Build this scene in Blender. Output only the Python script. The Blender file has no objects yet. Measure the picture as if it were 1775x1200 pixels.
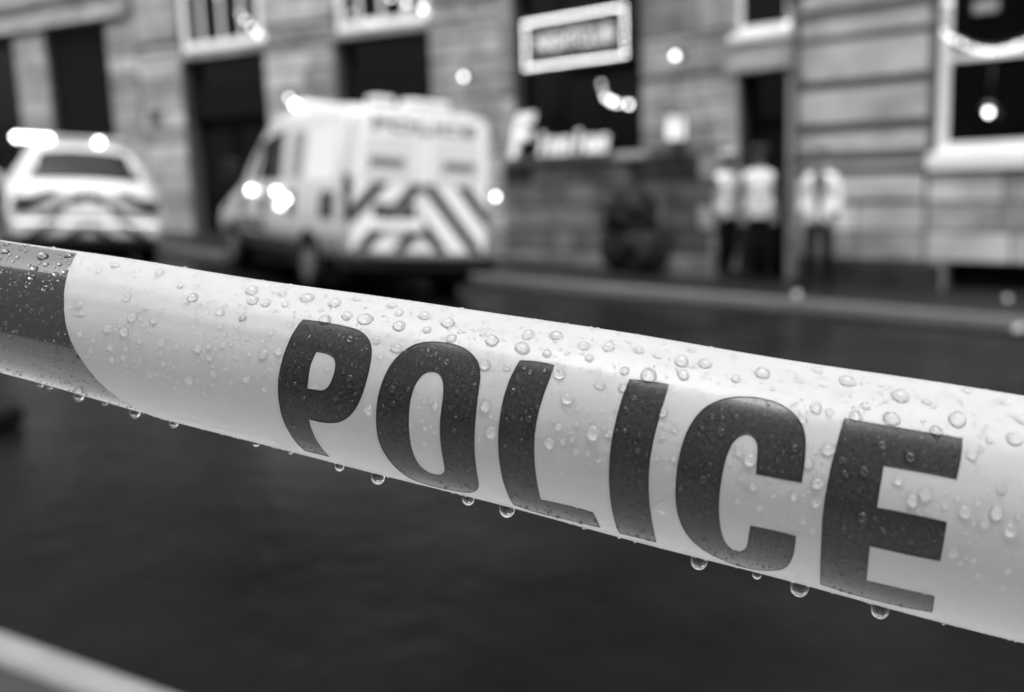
import bpy, bmesh, math, random
from mathutils import Vector, Matrix
from mathutils.geometry import delaunay_2d_cdt

rnd = random.Random(7)
R = math.radians
scene = bpy.context.scene
COL = scene.collection

# ------------------------------------------------------------------ camera
cam_d = bpy.data.cameras.new('camera')
cam_d.sensor_width = 36.0
cam_d.lens = 35.0
cam_d.clip_start = 0.01
cam_d.clip_end = 500.0
cam_d.dof.use_dof = True
cam_d.dof.focus_distance = 0.243
cam_d.dof.aperture_fstop = 8.8
cam = bpy.data.objects.new('camera', cam_d)
COL.objects.link(cam)
cam.matrix_world = Matrix.Translation((0, 0, 1.63)) @ Matrix.Rotation(R(90 - 9.5), 4, 'X') @ Matrix.Rotation(R(-2.0), 4, 'Z')
scene.camera = cam

# ------------------------------------------------------------------ sky, sun, exposure
SUN_EL, SUN_AZ = 74.0, 178.0            # azimuth clockwise from +Y
world = bpy.data.worlds.new('World')
scene.world = world
world.use_nodes = True
wn = world.node_tree
wn.nodes.clear()
sky = wn.nodes.new('ShaderNodeTexSky')
sky.sky_type = 'NISHITA'
sky.sun_disc = False
sky.sun_elevation = R(SUN_EL)
sky.sun_rotation = R(SUN_AZ)
sky.air_density = 1.0
sky.dust_density = 5.0
bw = wn.nodes.new('ShaderNodeRGBToBW')
bg = wn.nodes.new('ShaderNodeBackground')
bg.inputs['Strength'].default_value = 0.15
wo = wn.nodes.new('ShaderNodeOutputWorld')
wn.links.new(sky.outputs[0], bw.inputs[0])
wn.links.new(bw.outputs[0], bg.inputs['Color'])
wn.links.new(bg.outputs[0], wo.inputs['Surface'])

sun_d = bpy.data.lights.new('sun', 'SUN')
sun_d.energy = 0.7
sun_d.angle = R(60)
sun_d.color = (1, 1, 1)
sun = bpy.data.objects.new('sun', sun_d)
COL.objects.link(sun)
_sv = Vector((math.sin(R(SUN_AZ)) * math.cos(R(SUN_EL)), math.cos(R(SUN_AZ)) * math.cos(R(SUN_EL)), math.sin(R(SUN_EL))))
sun.rotation_euler = _sv.to_track_quat('Z', 'Y').to_euler()
sun.location = (0, 0, 30)

scene.view_settings.view_transform = 'Standard'
scene.view_settings.look = 'None'
EXPO = 1.62
scene.view_settings.exposure = EXPO
DIM = 2.0 ** -EXPO                        # lamps are set relative to the exposure of the picture
scene.view_settings.gamma = 1.0
scene.view_settings.use_curve_mapping = False
cy = scene.cycles
cy.use_adaptive_sampling = False
cy.use_denoising = True
cy.max_bounces = 10
cy.transmission_bounces = 8
cy.transparent_max_bounces = 8
cy.sample_clamp_direct = 0.0
cy.sample_clamp_indirect = 0.0
cy.diffuse_bounces = 6
cy.glossy_bounces = 5
cy.blur_glossy = 0.0

# ------------------------------------------------------------------ materials (a black and white world: every colour is a grey)
def mat(name, v=0.5, rough=0.6, var=0.0, scale=4.0, obj_rand=None, bump=0.0, bscale=40.0, metal=0.0, spec=0.5, emit=0.0,
        rvar=0.0, rscale=3.0, trans=0.0, coat=0.0):
    m = bpy.data.materials.new(name)
    m.use_nodes = True
    nt = m.node_tree
    p = nt.nodes['Principled BSDF']
    p.inputs['Base Color'].default_value = (v, v, v, 1)
    p.inputs['Roughness'].default_value = rough
    p.inputs['Metallic'].default_value = metal
    p.inputs['Specular IOR Level'].default_value = spec
    p.inputs['Coat Weight'].default_value = coat
    p.inputs['Coat Roughness'].default_value = 0.06
    tc = nt.nodes.new('ShaderNodeTexCoord')
    geo = nt.nodes.new('ShaderNodeNewGeometry')
    def mathn(op, a, b):
        n = nt.nodes.new('ShaderNodeMath')
        n.operation = op
        for i, q in enumerate((a, b)):
            if isinstance(q, (int, float)):
                n.inputs[i].default_value = q
            else:
                nt.links.new(q, n.inputs[i])
        return n.outputs[0]
    def noise(sc, det=5.0):
        n = nt.nodes.new('ShaderNodeTexNoise')
        n.inputs['Scale'].default_value = sc
        n.inputs['Detail'].default_value = det
        nt.links.new(geo.outputs['Position'], n.inputs['Vector'])
        return n.outputs['Fac']
    val = None
    if obj_rand:
        oi = nt.nodes.new('ShaderNodeObjectInfo')
        val = mathn('ADD', mathn('MULTIPLY', oi.outputs['Random'], obj_rand[1] - obj_rand[0]), obj_rand[0])
    if var:
        f = mathn('ADD', mathn('MULTIPLY', mathn('SUBTRACT', noise(scale), 0.5), 2.0 * var), 1.0)
        val = mathn('MULTIPLY', f, val if val is not None else v)
    if val is not None:
        cb = nt.nodes.new('ShaderNodeCombineColor')
        for i in range(3):
            nt.links.new(val, cb.inputs[i])
        nt.links.new(cb.outputs[0], p.inputs['Base Color'])
    if rvar:
        nt.links.new(mathn('ADD', mathn('MULTIPLY', mathn('SUBTRACT', noise(rscale, 4), 0.5), 2.0 * rvar), rough), p.inputs['Roughness'])
    if bump:
        bn = nt.nodes.new('ShaderNodeBump')
        bn.inputs['Strength'].default_value = 1.0
        bn.inputs['Distance'].default_value = bump
        nt.links.new(noise(bscale), bn.inputs['Height'])
        nt.links.new(bn.outputs[0], p.inputs['Normal'])
    if emit:
        p.inputs['Emission Color'].default_value = (1, 1, 1, 1)
        p.inputs['Emission Strength'].default_value = emit * DIM
    if trans:
        t = nt.nodes.new('ShaderNodeBsdfTranslucent')
        t.inputs['Color'].default_value = (v, v, v, 1)
        mx = nt.nodes.new('ShaderNodeMixShader')
        mx.inputs[0].default_value = trans
        nt.links.new(p.outputs[0], mx.inputs[1])
        nt.links.new(t.outputs[0], mx.inputs[2])
        nt.links.new(mx.outputs[0], nt.nodes['Material Output'].inputs['Surface'])
    return m

M = {}
M['road'] = mat('wet_asphalt', 0.0050, 0.25, spec=0.045, var=1.7, scale=1.3, bump=0.016, bscale=7, rvar=0.2, rscale=0.9)
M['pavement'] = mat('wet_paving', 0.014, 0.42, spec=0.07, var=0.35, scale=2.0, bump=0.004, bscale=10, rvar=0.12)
M['near_paving'] = mat('near_wet_paving', 0.45, 0.35, var=0.4, scale=5.0, bump=0.003, bscale=30)  # lightened out of view to bounce light up onto the lower tape
M['speck'] = mat('pale_matte', 0.6, 0.7)
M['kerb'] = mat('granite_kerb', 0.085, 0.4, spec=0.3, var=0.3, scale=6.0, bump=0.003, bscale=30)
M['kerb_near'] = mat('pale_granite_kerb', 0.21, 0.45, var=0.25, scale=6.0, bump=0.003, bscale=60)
M['dark_strip'] = mat('dark_paving_strip', 0.02, 0.5, var=0.4, scale=5)  # dark strip added along the visible edge of the bounce paving
M['gutter'] = mat('gutter_setts', 0.006, 0.6, spec=0.05, var=0.3, scale=5)
M['stone_pale'] = mat('pale_sandstone', 0.36, 0.8, spec=0.2, var=0.75, scale=2.2, obj_rand=(0.17, 0.38), bump=0.006, bscale=20)
M['stone_mid'] = mat('grey_sandstone', 0.22, 0.8, spec=0.2, var=0.8, scale=2.2, obj_rand=(0.18, 0.36), bump=0.006, bscale=20)
M['stone_dark'] = mat('sooty_sandstone', 0.12, 0.8, spec=0.15, var=1.1, scale=2.4, obj_rand=(0.02, 0.17), bump=0.008, bscale=15)
M['stone_right'] = mat('banded_sandstone', 0.38, 0.8, spec=0.2, var=0.65, scale=1.8, obj_rand=(0.36, 0.58), bump=0.008, bscale=15)
M['mortar'] = mat('dark_mortar', 0.065, 0.9, var=0.3, scale=5)
M['mortar_deep'] = mat('channel_stone', 0.085, 0.85, var=0.3, scale=3)
M['plain_stone'] = mat('smooth_stone', 0.30, 0.75, var=0.25, scale=2, bump=0.004, bscale=25)
M['white_paint'] = mat('white_gloss_paint', 0.75, 0.35, var=0.06, scale=6)
M['dark_paint'] = mat('black_gloss_paint', 0.002, 0.5, spec=0.05)
M['board'] = mat('dark_board', 0.005, 0.6, spec=0.08, var=0.3, scale=3)
M['pane'] = mat('dark_window_glass', 0.003, 0.06, spec=0.1)
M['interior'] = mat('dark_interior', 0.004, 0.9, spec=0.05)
M['metal_dark'] = mat('dark_iron', 0.04, 0.45)
M['white_body'] = mat('white_vehicle_paint', 0.46, 0.28, var=0.05, scale=3)
M['stripe_dark'] = mat('dark_reflective_film', 0.02, 0.5, spec=0.2)
M['stripe_mid'] = mat('mid_reflective_film', 0.030, 0.5, spec=0.25)
M['pale_film'] = mat('pale_reflective_film', 0.88, 0.4)
M['window_film'] = mat('frosted_white_glass', 0.70, 0.3)
M['text_grey'] = mat('grey_lettering_film', 0.17, 0.5, spec=0.2)
M['tinted'] = mat('tinted_side_glass', 0.22, 0.3, spec=0.3)
M['tyre'] = mat('tyre_rubber', 0.006, 0.8, spec=0.12)
M['rim'] = mat('grey_alloy', 0.09, 0.5)
M['black_plastic'] = mat('black_plastic', 0.008, 0.6, spec=0.15)
M['car_glass'] = mat('tinted_vehicle_glass', 0.006, 0.12, spec=0.08)
M['lens'] = mat('lamp_lens', 0.35, 0.2)
M['bulb'] = mat('lit_bulb', 0.8, 0.4, emit=8.5)
M['bulb_ring'] = mat('lit_sign_bulb', 0.8, 0.4, emit=11.0)
M['bulb_swag'] = mat('lit_swag_bulb', 0.8, 0.4, emit=4.6)
M['bulb_dim'] = mat('faint_bulb', 0.6, 0.4, emit=2.0)
M['bulb_hot'] = mat('lit_vehicle_lamp', 0.8, 0.4, emit=15.0)
M['lantern'] = mat('lantern_glass', 0.6, 0.5, emit=.7)
M['sign_face'] = mat('dark_sign_face', 0.02, 0.6, spec=0.1)
M['sign_text'] = mat('lit_sign_letter', 0.8, 0.5, emit=0.30)
M['script'] = mat('white_script_letter', 0.85, 0.5, emit=0.25)  # slight glow added to plain white paint to brighten it
M['petal'] = mat('white_petals', 0.88, 0.6, var=0.15, scale=20)
M['leaf'] = mat('dark_leaves', 0.05, 0.6, var=0.3, scale=20)
M['hivis'] = mat('pale_hi_vis_cloth', 0.68, 0.7, var=0.08, scale=12)
M['hivis_band'] = mat('grey_reflective_tape', 0.34, 0.4)
M['cloth_black'] = mat('black_cloth', 0.007, 0.9, spec=0.08)
M['cloth_grey'] = mat('dark_grey_cloth', 0.06, 0.9, spec=0.1)
M['skin'] = mat('skin', 0.20, 0.6, spec=0.3)
M['hair'] = mat('dark_hair', 0.02, 0.6)
M['bar_cover'] = mat('smoked_light_cover', 0.22, 0.3)
M['bag'] = mat('black_polythene', 0.010, 0.6, spec=0.15, bump=0.02, bscale=9)
M['rear_wall'] = mat('rear_wall_stone', 0.26, 0.8, var=0.3, scale=2)
M['tape'] = mat('white_polythene_film', 0.81, 0.26, var=0.03, scale=60, bump=0.00005, bscale=260, trans=0.56, spec=0.45, coat=0.16)
M['ink'] = mat('dark_printed_ink', 0.040, 0.22, var=0.8, scale=1300, bump=0.00004, bscale=2600, spec=0.35, coat=0.2)
wat = bpy.data.materials.new('rain_water')
wat.use_nodes = True
_p = wat.node_tree.nodes['Principled BSDF']
_p.inputs['Base Color'].default_value = (1, 1, 1, 1)
_p.inputs['Roughness'].default_value = 0.085
_p.inputs['IOR'].default_value = 1.40
_p.inputs['Transmission Weight'].default_value = 1.0
M['water'] = wat
M['ink_band'] = mat('dark_wet_ink_band', 0.040, 0.15, var=0.8, scale=1300, bump=0.00003, bscale=2600, spec=1.0, coat=1.0)
M['ink_band'].node_tree.nodes['Principled BSDF'].inputs['Coat IOR'].default_value = 1.8
M['ink_edge'] = mat('dark_ink_edge', 0.014, 0.3, spec=0.4)

# ------------------------------------------------------------------ helpers
def tag(o, label=None, cat=None, group=None, kind=None):
    for k, v in (('label', label), ('category', cat), ('group', group), ('kind', kind)):
        if v:
            o[k] = v
    return o

def empty(name, matrix, label=None, cat=None, group=None):
    o = bpy.data.objects.new(name, None)
    COL.objects.link(o)
    o.matrix_world = matrix
    o.empty_display_size = 0.1
    return tag(o, label, cat, group)

def link_mesh(name, me, m, parent=None, smooth=False):
    if m is not None and len(me.materials) == 0:
        me.materials.append(m)
    if smooth:
        for f in me.polygons:
            f.use_smooth = True
    o = bpy.data.objects.new(name, me)
    COL.objects.link(o)
    if parent:
        o.parent = parent
    return o

def from_bm(name, bm, m, parent=None, smooth=False, recalc=True):
    if recalc:
        bmesh.ops.recalc_face_normals(bm, faces=bm.faces[:])
    me = bpy.data.meshes.new(name)
    bm.to_mesh(me)
    bm.free()
    return link_mesh(name, me, m, parent, smooth)

def bm_box(bm, x0, x1, y0, y1, z0, z1, bevel=0.0):
    r = bmesh.ops.create_cube(bm, size=1.0)
    for v in r['verts']:
        v.co = Vector((x0 + (v.co.x + .5) * (x1 - x0), y0 + (v.co.y + .5) * (y1 - y0), z0 + (v.co.z + .5) * (z1 - z0)))
    if bevel:
        es = list({e for v in r['verts'] for e in v.link_edges})
        bmesh.ops.bevel(bm, geom=es, offset=bevel, segments=1, affect='EDGES', profile=0.5)

def box(name, m, parent, *b, bevel=0.0):
    bm = bmesh.new()
    bm_box(bm, *b, bevel=bevel)
    return from_bm(name, bm, m, parent)

def boxes(name, m, parent, lst, bevel=0.0):
    bm = bmesh.new()
    for b in lst:
        bm_box(bm, *b, bevel=bevel)
    return from_bm(name, bm, m, parent)

def bm_tube(bm, pts, radii, seg=10, cap=True):
    rings = []
    for i, p in enumerate(pts):
        p = Vector(p)
        d = (Vector(pts[min(i + 1, len(pts) - 1)]) - Vector(pts[max(i - 1, 0)])).normalized()
        u = d.orthogonal().normalized() if i == 0 else (u - d * u.dot(d)).normalized()
        w = d.cross(u)
        r = radii[i] if isinstance(radii, (list, tuple)) else radii
        rings.append([bm.verts.new(p + r * (math.cos(2 * math.pi * k / seg) * u + math.sin(2 * math.pi * k / seg) * w)) for k in range(seg)])
    for a, b in zip(rings, rings[1:]):
        for k in range(seg):
            bm.faces.new((a[k], a[(k + 1) % seg], b[(k + 1) % seg], b[k]))
    if cap:
        bm.faces.new(rings[0][::-1])
        bm.faces.new(rings[-1])

def tube(name, m, parent, pts, radii, seg=10, smooth=True):
    bm = bmesh.new()
    bm_tube(bm, pts, radii, seg)
    return from_bm(name, bm, m, parent, smooth)

def lathe(name, m, parent, prof, seg=20, axis='Z', centre=(0, 0, 0), smooth=True):
    """prof: (radius, height) pairs, turned about an axis."""
    bm = bmesh.new()
    rings = []
    for r, h in prof:
        ring = []
        for k in range(seg):
            a = 2 * math.pi * k / seg
            c = (r * math.cos(a), r * math.sin(a), h)
            if axis == 'X':
                c = (h, r * math.cos(a), r * math.sin(a))
            if axis == 'Y':
                c = (r * math.cos(a), h, r * math.sin(a))
            ring.append(bm.verts.new(Vector(c) + Vector(centre)))
        rings.append(ring)
    for a, b in zip(rings, rings[1:]):
        for k in range(seg):
            bm.faces.new((a[k], a[(k + 1) % seg], b[(k + 1) % seg], b[k]))
    bm.faces.new(rings[0][::-1])
    bm.faces.new(rings[-1])
    return from_bm(name, bm, m, parent, smooth)

_ball = {}
def ball_mesh(m, seg=10):
    if (m.name, seg) not in _ball:
        bm = bmesh.new()
        bmesh.ops.create_uvsphere(bm, u_segments=seg, v_segments=max(6, seg // 2 + 1), radius=1.0)
        me = bpy.data.meshes.new('globe')
        bm.to_mesh(me)
        bm.free()
        me.materials.append(m)
        for f in me.polygons:
            f.use_smooth = True
        _ball[(m.name, seg)] = me
    return _ball[(m.name, seg)]

def ball(name, m, parent, c, r, seg=10, scale=(1, 1, 1)):
    o = bpy.data.objects.new(name, ball_mesh(m, seg))
    COL.objects.link(o)
    o.parent = parent
    o.location = c
    o.scale = (r * scale[0], r * scale[1], r * scale[2])
    return o

_text = {}
def text(name, s, m, parent, matrix, size, width=None, extrude=0.004):
    """flat lettering turned into a mesh, centred, reading along local x with z up."""
    key = (s, m.name, size, width)
    if key not in _text:
        cu = bpy.data.curves.new('lettering', 'FONT')
        cu.body = s
        cu.size = size
        cu.align_x = 'CENTER'
        cu.align_y = 'CENTER'
        cu.extrude = extrude
        cu.offset = size * 0.02
        cu.resolution_u = 3
        tmp = bpy.data.objects.new('lettering', cu)
        COL.objects.link(tmp)
        dg = bpy.context.evaluated_depsgraph_get()
        me = bpy.data.meshes.new_from_object(tmp.evaluated_get(dg))
        bpy.data.objects.remove(tmp)
        xs = [v.co.x for v in me.vertices]
        k = (width / (max(xs) - min(xs))) if width else 1.0
        me.transform(Matrix.Rotation(R(90), 4, 'X') @ Matrix.Diagonal((k, 1, 1, 1)))
        me.materials.clear()
        me.materials.append(m)
        _text[key] = me
    o = bpy.data.objects.new(name, _text[key])
    COL.objects.link(o)
    o.parent = parent
    o.matrix_local = matrix
    return o

def gz(x):
    k = 0.07
    return k * (3 - x) if x < 2.2 else k * 0.8 * math.exp(-(x - 2.2) / 0.8)
# ------------------------------------------------------------------ the setting: road, pavements, kerbs
def sheet(name, m, rows, kind='structure', dz=0.0):
    """rows: list of lists of (x, y) or (x, y, extra z); the sheet follows the sloping street."""
    vs, fs = [], []
    n = len(rows[0])
    for r in rows:
        for p in r:
            vs.append((p[0], p[1], gz(p[0]) + dz + (p[2] if len(p) > 2 else 0.0)))
    for i in range(len(rows) - 1):
        for j in range(n - 1):
            fs.append((i * n + j, i * n + j + 1, (i + 1) * n + j + 1, (i + 1) * n + j))
    me = bpy.data.meshes.new(name)
    me.from_pydata(vs, [], fs)
    o = link_mesh(name, me, m, None, True)
    bm = bmesh.new(); bm.from_mesh(me); bmesh.ops.recalc_face_normals(bm, faces=bm.faces[:])
    if sum(f.normal.z for f in bm.faces) < 0:
        bmesh.ops.reverse_faces(bm, faces=bm.faces[:])
    bm.to_mesh(me); bm.free()
    return tag(o, kind=kind)

xs = [-70 + 4 * i for i in range(13)] + [-18 + 0.8 * i for i in range(50)] + [22 + 5 * i for i in range(12)]
ys = [-30, -12, -4] + [0.8 * i for i in range(40)] + [36, 50, 80]
sheet('road', M['road'], [[(x, y) for x in xs] for y in ys])

def resample(pl, step):
    out = []
    for (x0, y0), (x1, y1) in zip(pl, pl[1:]):
        k = max(1, int(math.hypot(x1 - x0, y1 - y0) / step))
        out += [(x0 + (x1 - x0) * i / k, y0 + (y1 - y0) * i / k) for i in range(k)]
    return out + [pl[-1]]

def smooth_line(pl, it=3):
    for _ in range(it):
        q = [pl[0]]
        for a, b in zip(pl, pl[1:]):
            q += [(a[0] * .75 + b[0] * .25, a[1] * .75 + b[1] * .25), (a[0] * .25 + b[0] * .75, a[1] * .25 + b[1] * .75)]
        pl = q + [pl[-1]]
    return pl

def offset(pl, d):
    out = []
    for i, p in enumerate(pl):
        a, b = pl[max(i - 1, 0)], pl[min(i + 1, len(pl) - 1)]
        t = Vector((b[0] - a[0], b[1] - a[1])).normalized()
        out.append((p[0] - t.y * d, p[1] + t.x * d))
    return out

kerb_line = resample(smooth_line([(-24, 26.6), (-5.2, 16.1), (0.1, 13.15), (2.9, 12.0), (4.95, 9.45), (9.0, 5.0), (14, -1)]), 0.5)
lane = lambda d: offset(kerb_line, d)
T = lambda pl, z=0.0: [(p[0], p[1], z) for p in pl]
sheet('gutter', M['gutter'], [T(lane(-0.34), 0.004), T(lane(-0.02), 0.004)])
sheet('kerb', M['kerb'], [T(lane(0.0), -0.05), T(lane(0.005), 0.10), T(lane(0.02), 0.125), T(lane(0.16), 0.13), T(lane(0.165), 0.02)])
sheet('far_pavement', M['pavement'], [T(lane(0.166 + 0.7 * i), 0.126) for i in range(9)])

near = resample([(-14, 9.28), (12, -4.41)], 0.5)
nl = lambda d: offset(near, d)
sheet('near_kerb', M['kerb_near'], [T(nl(0.0), -0.05), T(nl(-0.005), 0.08), T(nl(-0.02), 0.10), T(nl(-0.13), 0.103), T(nl(-0.135), 0.0)])
sheet('near_dark_strip', M['dark_strip'], [T(nl(-0.136), 0.090), T(nl(-0.28), 0.090)])  # added dark strip, keeps the light-bouncing paving behind it out of view
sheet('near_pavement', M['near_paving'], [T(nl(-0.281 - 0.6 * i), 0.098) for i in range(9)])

# ------------------------------------------------------------------ facade frames: local x runs along the wall, y into it, z up
BEND = Vector((-0.0245, 17.0873, 0.0))
ROT = {'L': math.atan2(-0.48771, 0.87300), 'R': math.atan2(-0.67502, 0.73780)}
def wall_frame(side, a=0.0, y=0.0, z=0.0):
    return Matrix.Translation(BEND) @ Matrix.Rotation(ROT[side], 4, 'Z') @ Matrix.Translation((a, y, z))

_stone = {}
def stone_mesh(m):
    if m.name not in _stone:
        bm = bmesh.new()
        bm_box(bm, -.5, .5, -.5, .5, -.5, .5, bevel=0.035)
        me = bpy.data.meshes.new('stone')
        bm.to_mesh(me)
        bm.free()
        me.materials.append(m)
        _stone[m.name] = me
    return _stone[m.name]

def masonry(root, pick, a0, a1, z0, z1, course, blen, holes, proud=0.045, gap=0.030, bed=None, thick=0.08):
    zc = z0
    i = 0
    while zc < z1 - 0.05:
        zt = min(zc + course, z1)
        cuts = sorted({zc, zt} | {h for q in holes for h in q[2:4] if zc + 0.07 < h < zt - 0.07})
        for lo, hi in zip(cuts, cuts[1:]):
            free = [(a0, a1)]
            for h in holes:
                if h[2] < hi - 0.06 and h[3] > lo + 0.06:
                    nf = []
                    for s, e in free:
                        if h[0] > s: nf.append((s, min(e, h[0])))
                        if h[1] < e: nf.append((max(s, h[1]), e))
                    free = [f for f in nf if f[1] - f[0] > 0.05]
            for s, e in free:
                n = max(1, round((e - s) / blen))
                ed = [s] + [s + (e - s) * (k + (0.5 if (i % 2 and n > 1) else 0.0) * (0 < k < n) + rnd.uniform(-.12, .12)) / n for k in range(1, n)] + [e]
                if i % 2 and n > 1:
                    ed = [s] + [x - (e - s) * 0.25 / n for x in ed[1:-1]] + [e]
                for p, q in zip(ed, ed[1:]):
                    if q - p < 0.06: continue
                    o = bpy.data.objects.new('stone', stone_mesh(pick((p + q) / 2, (lo + hi) / 2)))
                    COL.objects.link(o)
                    o.parent = root
                    pr = proud + rnd.uniform(-.006, .006)
                    g = bed or gap
                    o.location = ((p + q) / 2, -pr + thick / 2, (lo + hi) / 2)
                    o.scale = (q - p - gap, thick, hi - lo - g)
        zc = zt
        i += 1

def wall_core(root, m, a0, a1, z0, z1, holes, depth=0.35):
    xsq = sorted({a0, a1} | {min(max(v, a0), a1) for h in holes for v in h[:2]})
    zsq = sorted({z0, z1} | {min(max(v, z0), z1) for h in holes for v in h[2:4]})
    bm = bmesh.new()
    solid = {}
    for i in range(len(xsq) - 1):
        for j in range(len(zsq) - 1):
            cx, cz = (xsq[i] + xsq[i + 1]) / 2, (zsq[j] + zsq[j + 1]) / 2
            solid[i, j] = not any(h[0] < cx < h[1] and h[2] < cz < h[3] for h in holes)
    def quad(*c):
        bm.faces.new([bm.verts.new(p) for p in c])
    for (i, j), s in solid.items():
        if not s: continue
        x0, x1, zA, zB = xsq[i], xsq[i + 1], zsq[j], zsq[j + 1]
        quad((x0, 0, zA), (x1, 0, zA), (x1, 0, zB), (x0, 0, zB))
        quad((x0, depth, zA), (x0, depth, zB), (x1, depth, zB), (x1, depth, zA))
        for di, dj, c in ((-1, 0, ((x0, 0, zA), (x0, 0, zB), (x0, depth, zB), (x0, depth, zA))), (1, 0, ((x1, 0, zA), (x1, depth, zA), (x1, depth, zB), (x1, 0, zB))),
                          (0, -1, ((x0, 0, zA), (x0, depth, zA), (x1, depth, zA), (x1, 0, zA))), (0, 1, ((x0, 0, zB), (x1, 0, zB), (x1, depth, zB), (x0, depth, zB)))):
            if not solid.get((i + di, j + dj), False):
                quad(*c)
    bmesh.ops.remove_doubles(bm, verts=bm.verts[:], dist=1e-5)
    return from_bm('wall', bm, m, root, recalc=False)

def sash_window(root, x0, x1, z0, z1, y=0.16, fw=0.09, bars_v=1, rails=(), sill=None, m=None, sill_h=0.09, bar_w=0.035):
    """a window part: painted frame and bars, with its pane and sill as sub-parts."""
    m = m or M['white_paint']
    L = [(x0, x0 + fw, y, y + .07, z0, z1), (x1 - fw, x1, y, y + .07, z0, z1), (x0 + fw, x1 - fw, y, y + .07, z1 - fw, z1), (x0 + fw, x1 - fw, y, y + .07, z0, z0 + fw)]
    for k in range(1, bars_v + 1):
        xc = x0 + (x1 - x0) * k / (bars_v + 1)
        L.append((xc - bar_w / 2, xc + bar_w / 2, y + .012, y + .058, z0 + fw, z1 - fw))
    for r in rails:
        L.append((x0 + fw, x1 - fw, y + .004, y + .066, r - .04, r + .04))
    w = boxes('window', m, root, L)
    p = box('pane', M['pane'], w, x0 + fw * .5, x1 - fw * .5, y + .03, y + .04, z0 + fw * .5, z1 - fw * .5)
    if sill:
        box('sill', m if sill == 'paint' else M['plain_stone'], w, x0 - .08, x1 + .08, -.10, y + .02, z0 - sill_h, z0 - .002, bevel=0.012)
    box('reveal_back', M['interior'], w, x0 - .02, x1 + .02, y + .20, y + .22, z0 - .02, z1 + .02)
    return w

# ---- building at far left: shopfront under a long entablature
bA = empty('stone_building', wall_frame('L'), 'stone shopfront with long grey entablature over dark openings at far left', 'building')
hA = [(-16.6, -12.5, 0.9, 5.12), (-11.4, -9.42, 0.3, 5.18), (-16.0, -13.2, 6.2, 8.2), (-11.6, -9.8, 6.2, 8.2)]
wall_core(bA, M['mortar'], -22.0, -8.56, -0.3, 11.5, hA)
masonry(bA, lambda a, z: M['stone_mid'] if a > -9.4 and z < 4.3 else M['stone_pale'], -12.45, -8.57, 0.0, 5.19, 0.34, 0.8, hA)
masonry(bA, lambda a, z: M['stone_mid'], -22.0, -8.57, 5.95, 8.9, 0.6, 1.6, hA)
boxes('entablature', M['stone_mid'], bA, [(-22, -8.75, -.16, .02, 5.22, 5.42), (-22, -8.72, -.10, .02, 5.424, 5.74), (-22, -8.66, -.26, .02, 5.744, 5.90)], bevel=0.015)
sash_window(bA, -16.55, -12.55, 0.95, 5.08, bars_v=2, m=M['dark_paint'], rails=(3.2,))
box('shutter', M['board'], bA, -11.38, -9.44, .10, .14, 2.75, 5.16)
for k in range(9):
    box('shutter_slat', M['board'], bA, -11.37, -9.45, .085, .099, 2.78 + k * .262, 2.78 + k * .262 + .235, bevel=0.006)
box('door', M['dark_paint'], bA, -11.38, -9.44, .24, .30, 0.32, 2.74)
sash_window(bA, -15.9, -13.3, 6.25, 8.15, bars_v=1, rails=(7.2,))
sash_window(bA, -11.5, -9.9, 6.25, 8.15, bars_v=1, rails=(7.2,))

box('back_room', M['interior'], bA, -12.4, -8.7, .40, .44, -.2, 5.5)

# ---- middle building: pilasters with dark doorways and white fanlights
bB = empty('stone_building', wall_frame('L'), 'pale coursed stone building with tall dark doorways under white fanlights behind the van', 'building')
hB = [(-7.33, -5.15, 0.3, 4.2), (-7.33, -5.15, 4.34, 6.6), (-3.42, -1.40, 0.1, 4.22), (-3.42, -1.40, 4.36, 6.6)]
wall_core(bB, M['mortar'], -8.55, 0.02, -0.3, 11.5, hB)
masonry(bB, lambda a, z: M['stone_pale'] if (z > 0.9) else M['stone_mid'], -8.545, -7.36, 0.3, 4.58, 0.325, 1.2, hB)
masonry(bB, lambda a, z: M['stone_pale'] if (z > 0.9) else M['stone_mid'], -5.12, -3.45, 0.2, 4.58, 0.325, 0.85, hB)
masonry(bB, lambda a, z: M['stone_pale'] if (z > 2.6) else M['stone_mid'], -1.37, 0.01, 0.1, 4.58, 0.325, 0.7, hB)
for s, e in ((-8.545, -7.42), (-5.06, -3.51), (-1.31, 0.0)):
    box('capital', M['stone_mid'], bB, s, e, -.10, .02, 4.60, 4.70, bevel=0.012)
masonry(bB, lambda a, z: M['stone_pale'], -8.545, 0.01, 4.72, 8.9, 0.6, 1.1, hB)
box('lintel', M['stone_mid'], bB, -7.40, -5.08, -.04, .02, 4.205, 4.335, bevel=0.01)
box('lintel', M['stone_mid'], bB, -3.49, -1.33, -.04, .02, 4.225, 4.355, bevel=0.01)
for x0, x1, zt in ((-7.33, -5.15, 4.2), (-3.42, -1.40, 4.22)):
    sash_window(bB, x0 + .02, x1 - .02, 4.37, 6.58, y=0.05, fw=0.15, bars_v=3, rails=(5.5,), bar_w=0.07)
    # double doors with a dark fascia above, deep inside the opening
    box('fascia_board', M['board'], bB, x0 + .02, x1 - .02, .16, .20, 3.05, 3.65)
    mid = (x0 + x1) / 2
    for s, e in ((x0 + .03, mid - .01), (mid + .01, x1 - .03)):
        d = box('door', M['dark_paint'], bB, s, e, .30, .35, 0.25, 3.0)
        for z0, z1 in ((0.5, 1.3), (1.45, 2.8)):
            box('door_panel', M['board'], d, s + .12, e - .12, .27, .298, z0, z1, bevel=0.01)
        ball('handle', M['rim'], d, (mid + (.09 if s > mid - .02 else -.09), .25, 1.3), .035)
    box('transom', M['pane'], bB, x0 + .02, x1 - .02, .28, .30, 3.06, zt - .02)

box('back_room', M['interior'], bB, -8.4, -.1, .40, .44, -.2, 4.5)

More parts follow.
